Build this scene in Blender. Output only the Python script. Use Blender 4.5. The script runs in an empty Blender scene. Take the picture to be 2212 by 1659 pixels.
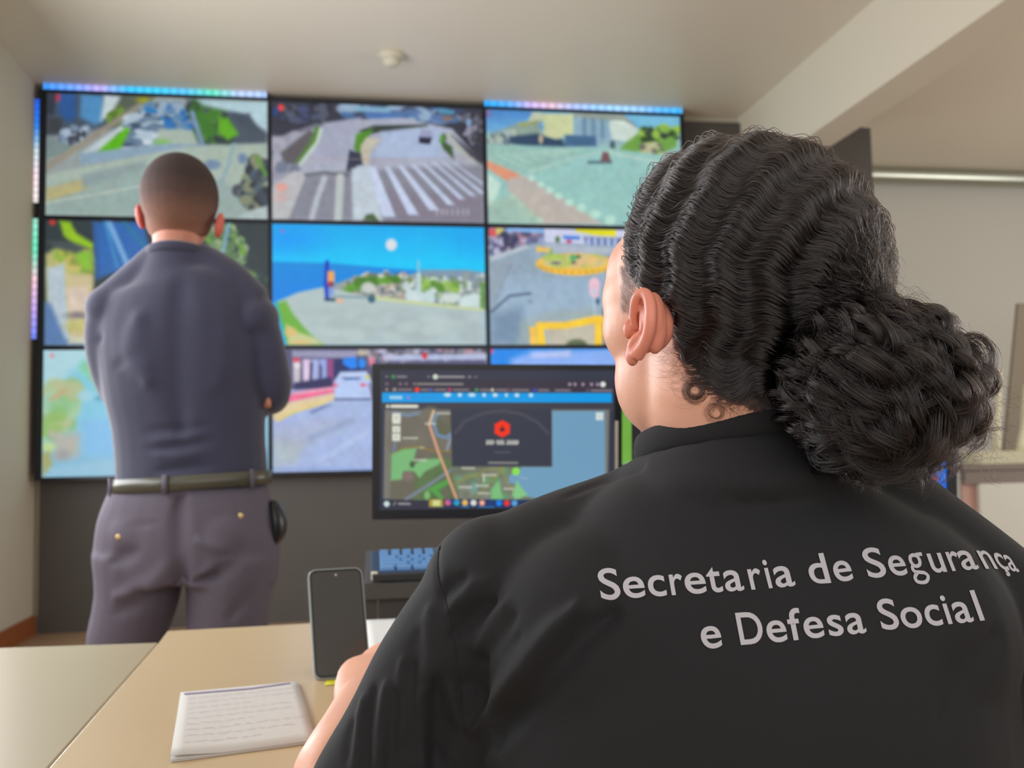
import bpy, bmesh, math, random
import numpy as np
from mathutils import Vector, Matrix
from mathutils.bvhtree import BVHTree
# ------------------------------------------------------------------ camera
W, H = 2212, 1659
FPX = 2133.0
YAW, PITCH, ROLL = 0.1648, 0.0706, -0.020
CAM = np.array([0.0, 0.0, 1.0])
_f = np.array([math.sin(YAW)*math.cos(PITCH), math.cos(YAW)*math.cos(PITCH), math.sin(PITCH)])
_r = np.array([math.cos(YAW), -math.sin(YAW), 0.0]); _u = np.cross(_r, _f)
_c, _s = math.cos(ROLL), math.sin(ROLL)
CR, CU, CF = _c*_r+_s*_u, -_s*_r+_c*_u, _f
C = bpy.context.scene.collection
sc = bpy.context.scene
cd = bpy.data.cameras.new('camera'); cam = bpy.data.objects.new('camera', cd); C.objects.link(cam)
cam.matrix_world = Matrix(((CR[0], CU[0], -CF[0], CAM[0]), (CR[1], CU[1], -CF[1], CAM[1]), (CR[2], CU[2], -CF[2], CAM[2]), (0, 0, 0, 1)))
cd.sensor_width = 36.0; cd.lens = FPX/W*36.0
cd.clip_start = 0.02
cd.dof.use_dof = True; cd.dof.focus_distance = 0.70; cd.dof.aperture_fstop = 9.5
sc.camera = cam
# ------------------------------------------------------------------ light
sc.view_settings.view_transform = 'Standard'; sc.view_settings.look = 'None'
sc.view_settings.exposure = 0.0; sc.view_settings.gamma = 1.0
sc.cycles.max_bounces = 7; sc.cycles.diffuse_bounces = 4; sc.cycles.glossy_bounces = 3; sc.cycles.transmission_bounces = 4
w = bpy.data.worlds.new('world'); sc.world = w; w.use_nodes = True
w.node_tree.nodes['Background'].inputs[0].default_value = (1.0, 0.96, 0.92, 1)
w.node_tree.nodes['Background'].inputs[1].default_value = 0.5


def area_light(name, loc, target, sx, sy, power, col):
    l = bpy.data.lights.new(name, 'AREA'); l.shape = 'RECTANGLE'; l.size = sx; l.size_y = sy; l.energy = power; l.color = col
    o = bpy.data.objects.new(name, l); C.objects.link(o); o.location = loc
    d = Vector(target)-Vector(loc); o.rotation_euler = d.to_track_quat('-Z', 'Y').to_euler()
    return o


area_light('window_daylight', (-1.8, 3.1, 1.60), (1.0, 3.0, 1.30), 3.6, 1.5, 146, (0.96, 0.98, 1.03))
area_light('added_fill_behind', (0.5, -1.45, 1.9), (1.2, 4.0, 2.6), 4.5, 1.6, 40, (1.0, 0.98, 0.97))  # added fill behind the camera, lifts ceiling and walls
area_light('added_side_fill', (7.4, 3.5, 1.6), (2.0, 4.5, 1.8), 3.0, 2.0, 130, (1.0, 0.99, 0.97))  # added fill from the right, brightens the left wall


# ------------------------------------------------------------------ helpers
def P(px, py, z):
    """world point seen at pixel px,py at depth z"""
    return CAM + z*(CF + CR*((px-W/2)/FPX) + CU*((H/2-py)/FPX))


def on_plane(px, py, axis, val):
    d = CF + CR*((px-W/2)/FPX) + CU*((H/2-py)/FPX)
    return CAM + d*((val-CAM[axis])/d[axis])


def lin(c):
    return tuple(((x/255)/12.92 if x/255 <= 0.04045 else ((x/255+0.055)/1.055)**2.4) for x in c)


def mat(name, rgb, rough=0.6, metal=0.0, bump=None, var=0.0, emit=None, estr=1.0, spec=0.5, sss=0.0, scale=60.0, coat=0.0, sheen=0.0):
    m = bpy.data.materials.new(name); m.use_nodes = True
    nt = m.node_tree; b = nt.nodes['Principled BSDF']
    col = lin(rgb)+(1,)
    b.inputs['Base Color'].default_value = col
    b.inputs['Roughness'].default_value = rough; b.inputs['Metallic'].default_value = metal
    b.inputs['Specular IOR Level'].default_value = spec
    if coat: b.inputs['Coat Weight'].default_value = coat
    if sheen: b.inputs['Sheen Weight'].default_value = sheen
    if sss:
        b.inputs['Subsurface Weight'].default_value = sss
        b.inputs['Subsurface Radius'].default_value = (1.0, 0.28, 0.15); b.inputs['Subsurface Scale'].default_value = 0.006
    tc = nt.nodes.new('ShaderNodeTexCoord')
    if var:
        n = nt.nodes.new('ShaderNodeTexNoise'); n.inputs['Scale'].default_value = scale; n.inputs['Detail'].default_value = 4
        nt.links.new(tc.outputs['Object'], n.inputs['Vector'])
        mx = nt.nodes.new('ShaderNodeMix'); mx.data_type = 'RGBA'
        mx.inputs[6].default_value = tuple(x*(1-var) for x in col[:3])+(1,)
        mx.inputs[7].default_value = tuple(min(1, x*(1+var)) for x in col[:3])+(1,)
        nt.links.new(n.outputs['Fac'], mx.inputs[0]); nt.links.new(mx.outputs[2], b.inputs['Base Color'])
    if bump:
        n2 = nt.nodes.new('ShaderNodeTexNoise'); n2.inputs['Scale'].default_value = bump[0]; n2.inputs['Detail'].default_value = 3
        nt.links.new(tc.outputs['Object'], n2.inputs['Vector'])
        bp = nt.nodes.new('ShaderNodeBump'); bp.inputs['Strength'].default_value = bump[1]; bp.inputs['Distance'].default_value = bump[2] if len(bump) > 2 else 0.002
        nt.links.new(n2.outputs['Fac'], bp.inputs['Height']); nt.links.new(bp.outputs[0], b.inputs['Normal'])
    if emit:
        b.inputs['Emission Color'].default_value = lin(emit)+(1,); b.inputs['Emission Strength'].default_value = estr
    return m


def mesh_obj(name, verts, faces, m, parent=None, smooth=True):
    me = bpy.data.meshes.new(name); me.from_pydata([tuple(v) for v in verts], [], [tuple(f) for f in faces]); me.update()
    if smooth: me.polygons.foreach_set('use_smooth', [True]*len(me.polygons))
    o = bpy.data.objects.new(name, me); C.objects.link(o)
    if m: me.materials.append(m)
    if parent: o.parent = parent
    return o


def bm_obj(name, bm, m, parent=None, smooth=False, bevel=0.0):
    me = bpy.data.meshes.new(name); bmesh.ops.recalc_face_normals(bm, faces=bm.faces); bm.to_mesh(me); bm.free()
    o = bpy.data.objects.new(name, me); C.objects.link(o)
    if smooth: me.polygons.foreach_set('use_smooth', [True]*len(me.polygons))
    if m: me.materials.append(m)
    if parent: o.parent = parent
    if bevel:
        md = o.modifiers.new('b', 'BEVEL'); md.width = bevel; md.segments = 2; md.limit_method = 'ANGLE'
    return o


def box(bm, c, s, M=None):
    """box centred c, size s, optional 3x3 axes matrix (columns)"""
    vs = []
    for dx in (-.5, .5):
        for dy in (-.5, .5):
            for dz in (-.5, .5):
                v = Vector((dx*s[0], dy*s[1], dz*s[2]))
                if M: v = M @ v
                vs.append(bm.verts.new(v+Vector(c)))
    for f in ((0, 1, 3, 2), (4, 6, 7, 5), (0, 4, 5, 1), (2, 3, 7, 6), (0, 2, 6, 4), (1, 5, 7, 3)):
        bm.faces.new([vs[i] for i in f])


def boxo(name, c, s, m, parent=None, M=None, bevel=0.0):
    bm = bmesh.new(); box(bm, c, s, M); return bm_obj(name, bm, m, parent, bevel=bevel)


def span(name, a, b, m, parent=None, bevel=0.0):
    c = [(a[i]+b[i])/2 for i in range(3)]; s = [abs(b[i]-a[i]) for i in range(3)]
    return boxo(name, c, s, m, parent, bevel=bevel)


def empty(name, loc=(0, 0, 0)):
    o = bpy.data.objects.new(name, None); C.objects.link(o); o.location = (0, 0, 0); o.empty_display_size = 0.05
    return o


def tag(o, label=None, cat=None, group=None, kind=None):
    if label: o['label'] = label
    if cat: o['category'] = cat
    if group: o['group'] = group
    if kind: o['kind'] = kind
    return o


def crom(pts, n):
    """catmull-rom through rows of pts -> n samples"""
    p = np.asarray(pts, float); k = len(p)
    if k == 2: return np.array([p[0]+(p[1]-p[0])*t for t in np.linspace(0, 1, n)])
    e = np.vstack([2*p[0]-p[1], p, 2*p[-1]-p[-2]])
    out = []
    for t in np.linspace(0, k-1-1e-9, n):
        i = int(t); u = t-i; a, b, c, d = e[i], e[i+1], e[i+2], e[i+3]
        out.append(0.5*((2*b)+(-a+c)*u+(2*a-5*b+4*c-d)*u*u+(-a+3*b-3*c+d)*u**3))
    return np.array(out)


def tube(pts, rad, n=None, seg=16, side=None, closed=False, caps=True):
    """tube through world points; rad rows (ra, rb); side = direction of ra axis. returns verts, faces"""
    pts = np.asarray(pts, float); rad = np.asarray(rad, float)
    if rad.ndim == 1: rad = np.stack([rad, rad], 1)
    if n is None: n = len(pts)*5
    if n != len(pts):
        q = crom(np.hstack([pts, rad]), n); pts, rad = q[:, :3], np.maximum(q[:, 3:], 1e-5)
    T = np.gradient(pts, axis=0); T /= np.linalg.norm(T, axis=1)[:, None]+1e-12
    V = []; F = []
    prev = None
    for i in range(len(pts)):
        t = T[i]
        if side is not None: a = np.asarray(side, float) if np.ndim(side[0]) == 0 else np.asarray(side[i], float)
        elif prev is None: a = np.array([0, 0, 1.0]) if abs(t[2]) < 0.9 else np.array([1.0, 0, 0])
        else: a = prev
        a = a-t*(a@t); a /= np.linalg.norm(a); b = np.cross(t, a); prev = a
        for k in range(seg):
            w_ = 2*math.pi*k/seg
            V.append(pts[i]+a*math.cos(w_)*rad[i, 0]+b*math.sin(w_)*rad[i, 1])
    for i in range(len(pts)-1):
        for k in range(seg):
            k2 = (k+1) % seg
            F.append((i*seg+k, i*seg+k2, (i+1)*seg+k2, (i+1)*seg+k))
    if caps:
        F.append(tuple(range(seg-1, -1, -1))); F.append(tuple((len(pts)-1)*seg+k for k in range(seg)))
    return V, F


def ellipsoid(c, ax, nu=24, nv=16):
    """ax: three world vectors (axes scaled)"""
    V = []; F = []
    c = np.asarray(c, float)
    for j in range(nv+1):
        th = math.pi*j/nv
        for i in range(nu):
            ph = 2*math.pi*i/nu
            V.append(c+ax[0]*math.sin(th)*math.cos(ph)+ax[1]*math.sin(th)*math.sin(ph)+ax[2]*math.cos(th))
    for j in range(nv):
        for i in range(nu):
            i2 = (i+1) % nu
            F.append((j*nu+i, j*nu+i2, (j+1)*nu+i2, (j+1)*nu+i))
    return V, F


def join(parts):
    V = []; F = []
    for v, f in parts:
        o = len(V); V += list(v); F += [tuple(i+o for i in q) for q in f]
    return V, F


def remeshed(name, parts, m, voxel, smooth_it=6, parent=None, fn=None, dec=0):
    """union of closed shapes as one continuous skin; fn(verts ndarray, normals) -> verts"""
    V, F = join(parts)
    o = mesh_obj(name, V, F, m, None)
    bm = bmesh.new(); bm.from_mesh(o.data); bmesh.ops.remove_doubles(bm, verts=bm.verts, dist=1e-6)
    bmesh.ops.recalc_face_normals(bm, faces=bm.faces); bm.to_mesh(o.data); bm.free()
    r = o.modifiers.new('r', 'REMESH'); r.mode = 'VOXEL'; r.voxel_size = voxel; r.use_smooth_shade = True
    if smooth_it:
        s_ = o.modifiers.new('s', 'SMOOTH'); s_.factor = 0.5; s_.iterations = smooth_it
    dg = bpy.context.evaluated_depsgraph_get(); dg.update()
    me = bpy.data.meshes.new_from_object(o.evaluated_get(dg), depsgraph=dg)
    o.modifiers.clear(); o.data = me
    if m and not me.materials: me.materials.append(m)
    if fn:
        n = len(me.vertices); a = np.empty(n*3); me.vertices.foreach_get('co', a)
        nn = np.empty(n*3); me.vertices.foreach_get('normal', nn)
        a = fn(a.reshape(-1, 3), nn.reshape(-1, 3)); me.vertices.foreach_set('co', a.ravel()); me.update()
    me.polygons.foreach_set('use_smooth', [True]*len(me.polygons))
    if parent: o.parent = parent
    return o


def bvh_of(o):
    me = o.data
    return BVHTree.FromPolygons([v.co.copy() for v in me.vertices], [tuple(p.vertices) for p in me.polygons])


def project(V):
    d = np.asarray(V)-CAM
    z = d@CF
    return np.stack([W/2+FPX*(d@CR)/z, H/2-FPX*(d@CU)/z, z], -1)


# ------------------------------------------------------------------ materials
M_ceiling = mat('ceiling_paint', (222, 213, 196), 0.45, bump=(3, 0.15, 0.01))
M_wall = mat('wall_paint', (198, 190, 173), 0.8, bump=(80, 0.1))
M_wall_r = mat('pale_wall_paint', (200, 198, 190), 0.8, bump=(80, 0.1))
M_beam = mat('beam_paint', (214, 207, 188), 0.7)
M_floor = mat('floor_tile', (170, 140, 110), 0.4, var=0.1, scale=3)
M_panel = mat('dark_wall_panel', (80, 76, 72), 0.5, var=0.08, scale=4)
M_base = mat('brown_wood_baseboard', (150, 84, 42), 0.5, var=0.15, scale=12)
M_black = mat('black_plastic', (26, 28, 33), 0.35)
M_bezel = mat('bezel_plastic', (20, 26, 40), 0.3)
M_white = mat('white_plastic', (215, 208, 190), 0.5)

# ------------------------------------------------------------------ room
DW = 6.14            # plane of the video wall
WALLY = 6.30         # wall behind it
ZC = 3.27
XL = -1.84
XR = 5.2
YB = 7.45
wall = span('wall_back', (XL-0.1, WALLY, 0), (3.60, WALLY+0.12, ZC), M_wall); tag(wall, kind='structure')
tag(span('trim_1', (XL+0.03, WALLY-0.04, 0.0), (3.62, WALLY, 3.225), M_panel), kind='structure')
tag(span('wall_left', (XL-0.1, 1.6, 0), (XL, WALLY, ZC), M_wall), kind='structure')
tag(span('wall_right_back', (3.5, YB, 0), (XR+2.5, YB+0.1, ZC), M_wall_r), kind='structure')
tag(span('wall_return', (3.50, WALLY+0.12, 0), (3.60, YB, ZC), M_wall_r), kind='structure')
tag(span('wall_right', (XR+2.4, -1.0, 0), (XR+2.5, YB, ZC), M_wall_r), kind='structure')
tag(span('floor', (-3.2, -1.5, -0.05), (XR+2.5, YB+0.1, 0), M_floor), kind='structure')
tag(span('ceiling', (XL-0.1, -1.0, ZC), (XR+2.5, YB+0.1, ZC+0.1), M_ceiling), kind='structure')
tag(span('ceiling_beam', (2.66, -0.8, 2.81), (2.88, WALLY, ZC), M_beam), kind='structure')
tag(span('baseboard_left', (XL, 1.6, 0), (XL+0.02, WALLY-0.04, 0.11), M_base), kind='structure')

# smoke detector on the ceiling
p = on_plane(845, 118, 2, ZC)
sd = empty('smoke_detector'); tag(sd, 'small white round smoke detector on the ceiling above the screens', 'smoke detector')
M_det = mat('detector_plastic', (205, 200, 180), 0.5)
v, f = tube([(p[0], p[1], ZC), (p[0], p[1], ZC-0.012), (p[0], p[1], ZC-0.02), (p[0], p[1], ZC-0.03)], [0.075, 0.075, 0.06, 0.058], n=8, seg=24); mesh_obj('base', v, f, M_det, sd)
v, f = tube([(p[0], p[1], ZC-0.03), (p[0], p[1], ZC-0.055), (p[0], p[1], ZC-0.07)], [0.05, 0.046, 0.028], n=8, seg=24); mesh_obj('sensor_cap', v, f, M_det, sd)

# pipe under the far ceiling
M_pipe = mat('galvanised_metal', (170, 172, 160), 0.3, metal=0.7)
a = on_plane(1880, 374, 1, YB-0.12); b = on_plane(2260, 386, 1, YB-0.12)
pe = empty('ventilation_duct'); tag(pe, 'shiny grey metal duct running along top of the far right wall', 'duct')
d = (b-a); zz = a[2]-0.01
v, f = tube([(3.61, YB-0.12, zz), (5.0, YB-0.12, zz), (7.5, YB-0.12, zz)], [0.07]*3, n=20, seg=20); mesh_obj('duct_pipe', v, f, M_pipe, pe)
for x in (3.95, 6.2):
    v, f = tube([(x-0.02, YB-0.12, zz), (x+0.02, YB-0.12, zz)], [0.074]*2, n=2, seg=20); mesh_obj('joint_ring', v, f, M_pipe, pe)
for x in (4.6, 6.6):
    boxo('bracket', (x, YB-0.06, zz+0.07), (0.03, 0.118, 0.02), M_pipe, pe)


# ------------------------------------------------------------------ screen pictures
def seg_dist(X, Y, ax, ay, bx, by):
    dx, dy = bx-ax, by-ay; L = dx*dx+dy*dy+1e-9
    t = np.clip(((X-ax)*dx+(Y-ay)*dy)/L, 0, 1)
    return np.hypot(X-ax-t*dx, Y-ay-t*dy)


class Paint:
    """picture shown on a screen, mixed from soft shapes; coordinates in a private working frame"""
    def __init__(s, X, Y, base):
        s.X, s.Y = X, Y; s.c = np.zeros(X.shape+(3,)); s.c[:] = base
        s.rng = np.random.default_rng(5)

    def _mix(s, m, col): s.c += (np.asarray(col, float)-s.c)*m[..., None]

    def poly(s, pts, col, soft=10, al=1.0):
        X, Y = s.X, s.Y; ins = np.zeros(X.shape, bool); d = np.full(X.shape, 1e9)
        n = len(pts)
        for i in range(n):
            ax, ay = pts[i]; bx, by = pts[(i+1) % n]
            d = np.minimum(d, seg_dist(X, Y, ax, ay, bx, by))
            if ay != by:
                c_ = ((ay > Y) != (by > Y)) & (X < (bx-ax)*(Y-ay)/(by-ay)+ax); ins ^= c_
        sd_ = np.where(ins, d, -d); s._mix(al*np.clip(0.5+sd_/(2*soft), 0, 1), col); return s

    def line(s, pts, wd, col, soft=6, al=1.0):
        d = np.full(s.X.shape, 1e9)
        for i in range(len(pts)-1): d = np.minimum(d, seg_dist(s.X, s.Y, *pts[i], *pts[i+1]))
        s._mix(al*np.clip(0.5+(wd/2-d)/(2*soft), 0, 1), col); return s

    def ell(s, cx, cy, rx, ry, col, soft=8, al=1.0):
        d = (1-np.hypot((s.X-cx)/rx, (s.Y-cy)/ry))*min(rx, ry); s._mix(al*np.clip(0.5+d/(2*soft), 0, 1), col); return s

    def grad(s, pts, c0, c1, y0, y1, soft=10):
        """polygon whose own colour runs from c0 to c1"""
        t = np.clip((s.Y-y0)/(y1-y0), 0, 1)[..., None]; col = np.asarray(c0)*(1-t)+np.asarray(c1)*t
        old = s.c.copy(); s.poly(pts, (0, 0, 0), soft); m = 1-(s.c.sum(-1)/(old.sum(-1)+1e-9)); s.c = old*(1-m[..., None])+col*m[..., None]; return s

    def blobs(s, pts, cols, n, r, soft=5, al=0.9, asp=1.0):
        xs = [q[0] for q in pts]; ys = [q[1] for q in pts]; k = 0; t = 0
        while k < n and t < n*20:
            t += 1; x = s.rng.uniform(min(xs), max(xs)); y = s.rng.uniform(min(ys), max(ys)); ins = False
            for i in range(len(pts)):
                ax, ay = pts[i]; bx, by = pts[(i+1) % len(pts)]
                if (ay > y) != (by > y) and x < (bx-ax)*(y-ay)/(by-ay)+ax: ins = not ins
            if not ins: continue
            k += 1; q = s.rng.uniform(r*0.5, r*1.4); s.ell(x, y, q*asp*s.rng.uniform(.7, 1.4), q, cols[s.rng.integers(len(cols))], soft, al)
        return s


def screen_mesh(name, quad_px, corners, crop, base, fn, parent, thick=0.004, nx=220, ny=124, gain=1.0, grain=0.0):
    """flat lit panel; corners = world TL,TR,BR,BL; quad_px gives the working frame of its picture"""
    sc_, ox, oy = crop
    u, v = np.meshgrid(np.linspace(0, 1, nx), np.linspace(0, 1, ny))
    q = [((x-ox)*sc_, (y-oy)*sc_) for x, y in quad_px]

    def bil(c):
        c = [np.asarray(k, float) for k in c]
        return (c[0]*((1-u)*(1-v))[..., None]+c[1]*(u*(1-v))[..., None]+c[2]*(u*v)[..., None]+c[3]*((1-u)*v)[..., None])
    G = bil(q); pt = Paint(G[..., 0], G[..., 1], base); fn(pt)
    if grain:
        rg = np.random.default_rng(len(name)+int(quad_px[0][0]*7+quad_px[0][1]))
        for gy_, gx2, am in ((9, 16, .7), (22, 40, 1.0), (50, 90, .9)):
            G_ = rg.normal(0, 1, (gy_+1, gx2+1, 1))+rg.normal(0, .35, (gy_+1, gx2+1, 3)); yy = np.clip(v*gy_, 0, gy_-1e-6); xx = np.clip(u*gx2, 0, gx2-1e-6)
            i0 = yy.astype(int); j0 = xx.astype(int); a_ = (yy-i0)[..., None]; b_ = (xx-j0)[..., None]
            nz_ = G_[i0, j0]*(1-a_)*(1-b_)+G_[i0+1, j0]*a_*(1-b_)+G_[i0, j0+1]*(1-a_)*b_+G_[i0+1, j0+1]*a_*b_
            pt.c = pt.c*(1+grain*am*nz_)
    col = np.clip(pt.c, 0, 255)/255
    l = np.where(col <= 0.04045, col/12.92, ((col+0.055)/1.055)**2.4)*gain
    V = bil(corners).reshape(-1, 3); F = []
    idx = np.arange(nx*ny).reshape(ny, nx)
    F = np.stack([idx[:-1, :-1], idx[1:, :-1], idx[1:, 1:], idx[:-1, 1:]], -1).reshape(-1, 4)
    n_ = np.cross(np.asarray(corners[3])-corners[0], np.asarray(corners[1])-corners[0]); n_ /= np.linalg.norm(n_)
    k = len(V); V = np.vstack([V, [np.asarray(c)-n_*thick for c in corners]])
    F = F.tolist(); e = [0, nx-1, nx*ny-1, nx*(ny-1)]
    F += [[k+3, k+2, k+1, k]]
    top = list(range(0, nx)); rt = [i*nx+nx-1 for i in range(ny)]; bt = [nx*(ny-1)+i for i in range(nx-1, -1, -1)]; lf = [i*nx for i in range(ny-1, -1, -1)]
    for edge, a_, b_ in ((top, k, k+1), (rt, k+1, k+2), (bt, k+2, k+3), (lf, k+3, k)):
        F.append(edge+[b_, a_])
    me = bpy.data.meshes.new(name); me.from_pydata(V.tolist(), [], F); me.update()
    at = me.color_attributes.new('picture', 'FLOAT_COLOR', 'POINT')
    buf = np.zeros((len(V), 4)); buf[:k, :3] = l.reshape(-1, 3); buf[:, 3] = 1
    at.data.foreach_set('color', buf.ravel())
    o = bpy.data.objects.new(name, me); C.objects.link(o); o.parent = parent
    m = bpy.data.materials.get('lit_screen')
    if not m:
        m = bpy.data.materials.new('lit_screen'); m.use_nodes = True; nt = m.node_tree; b = nt.nodes['Principled BSDF']
        b.inputs['Base Color'].default_value = (0.01, 0.01, 0.012, 1); b.inputs['Roughness'].default_value = 0.35
        b.inputs['Specular IOR Level'].default_value = 0.3
        a2 = nt.nodes.new('ShaderNodeAttribute'); a2.attribute_name = 'picture'
        nt.links.new(a2.outputs['Color'], b.inputs['Emission Color']); b.inputs['Emission Strength'].default_value = 0.95
    me.materials.append(m)
    return o


# ------------------------------------------------------------------ the pictures on the nine panels
def pic_car_park(p):
    p.poly([(340, 170), (950, 170), (900, 420), (340, 500)], (70, 84, 100), 25)
    p.poly([(430, 170), (560, 170), (560, 340), (520, 400), (440, 330)], (44, 88, 150), 18)
    p.poly([(600, 180), (760, 190), (760, 380), (700, 410), (590, 350)], (78, 140, 190), 18)
    p.poly([(770, 180), (900, 190), (860, 300), (740, 380)], (190, 205, 210), 16)
    p.poly([(350, 350), (470, 370), (450, 480), (350, 480)], (60, 66, 72), 16)
    p.poly([(350, 500), (560, 560), (460, 640), (350, 660)], (120, 138, 138), 16)
    p.blobs([(450, 430), (660, 420), (620, 560), (440, 530)], [(170, 185, 205), (60, 66, 80), (120, 140, 165)], 60, 22)
    p.poly([(900, 180), (1150, 180), (1000, 330), (780, 400)], (86, 96, 84), 20)
    p.blobs([(780, 330), (900, 260), (900, 380), (780, 380)], [(110, 150, 50), (90, 120, 50)], 12, 30)
    p.ell(1060, 215, 50, 25, (150, 150, 40), 14)
    p.poly([(1020, 240), (1080, 250), (350, 760), (350, 700)], (148, 142, 128), 14)
    p.poly([(1000, 330), (1050, 350), (640, 700), (590, 660), (600, 620)], (190, 205, 210), 12)
    p.poly([(1040, 250), (1420, 240), (1520, 560), (880, 590), (700, 640), (960, 400)], (130, 150, 160), 16)
    p.blobs([(1060, 250), (1400, 250), (1420, 440), (1180, 400), (1080, 330)], [(36, 110, 180), (90, 130, 170), (50, 62, 84), (150, 170, 190)], 50, 30, 8)
    p.poly([(1070, 270), (1160, 280), (1150, 320), (1070, 310)], (30, 120, 190), 10)
    p.blobs([(1010, 300), (1180, 350), (1120, 560), (900, 580), (920, 460)], [(60, 80, 104), (170, 190, 205), (100, 125, 150), (200, 212, 220)], 120, 26, 7, asp=1.8)
    p.poly([(1180, 430), (1420, 430), (1470, 540), (1150, 560)], (168, 184, 172), 16)
    p.poly([(930, 420), (960, 440), (880, 600), (690, 640), (760, 570)], (92, 180, 20), 14)
    p.ell(1200, 530, 60, 26, (130, 184, 100), 14)
    p.poly([(1380, 200), (1700, 220), (2000, 420), (2000, 540), (1480, 540)], (72, 84, 98), 18)
    p.blobs([(1400, 220), (1640, 260), (1760, 420), (1700, 510), (1500, 500), (1430, 360)], [(62, 120, 40), (50, 90, 46), (84, 130, 60), (44, 60, 62)], 70, 34, 10)
    p.poly([(1620, 330), (1700, 340), (1780, 460), (1700, 500), (1620, 440)], (94, 168, 30), 16)
    p.poly([(1460, 200), (2000, 210), (2005, 440), (1780, 300), (1500, 240)], (176, 205, 214), 20)
    p.poly([(1720, 300), (1860, 300), (1960, 460), (1800, 400)], (66, 78, 92), 16)
    p.line([(1425, 300), (1510, 560)], 34, (120, 150, 184), 10)
    p.poly([(590, 620), (600, 710), (1460, 560), (1480, 540), (1200, 540)], (138, 164, 184), 12)
    p.poly([(348, 780), (1380, 560), (2006, 520), (2006, 1100), (348, 1080)], (168, 184, 172), 16)
    p.poly([(348, 860), (1100, 690), (2006, 900), (2006, 1100), (348, 1080)], (150, 170, 166), 26)
    p.poly([(348, 880), (640, 800), (670, 880), (348, 980)], (176, 170, 128), 14)
    p.line([(400, 930), (650, 860)], 12, (196, 178, 108), 8)
    p.line([(348, 990), (1080, 850)], 10, (190, 200, 190), 8)
    p.poly([(600, 780), (1080, 660), (1080, 720), (620, 880)], (142, 158, 160), 20)
    p.line([(1740, 540), (1700, 700), (1640, 830)], 30, (140, 170, 178), 14)
    p.ell(1580, 690, 60, 36, (110, 135, 165), 14); p.ell(1810, 640, 36, 40, (110, 135, 165), 14)
    p.blobs([(1900, 640), (2006, 660), (2006, 1010), (1860, 1030), (1770, 900)], [(60, 68, 78), (76, 92, 110), (132, 140, 110), (44, 50, 60)], 80, 36, 10)
    p.line([(1920, 630), (1990, 760)], 26, (92, 150, 60), 10)
    p.poly([(1840, 1040), (2006, 990), (2006, 1100), (1760, 1100)], (176, 190, 190), 12)
    p.ell(425, 205, 22, 30, (196, 60, 84), 14)
    p.poly([(340, 170), (420, 172), (400, 340), (340, 340)], (44, 50, 62), 14, 0.8)


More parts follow.
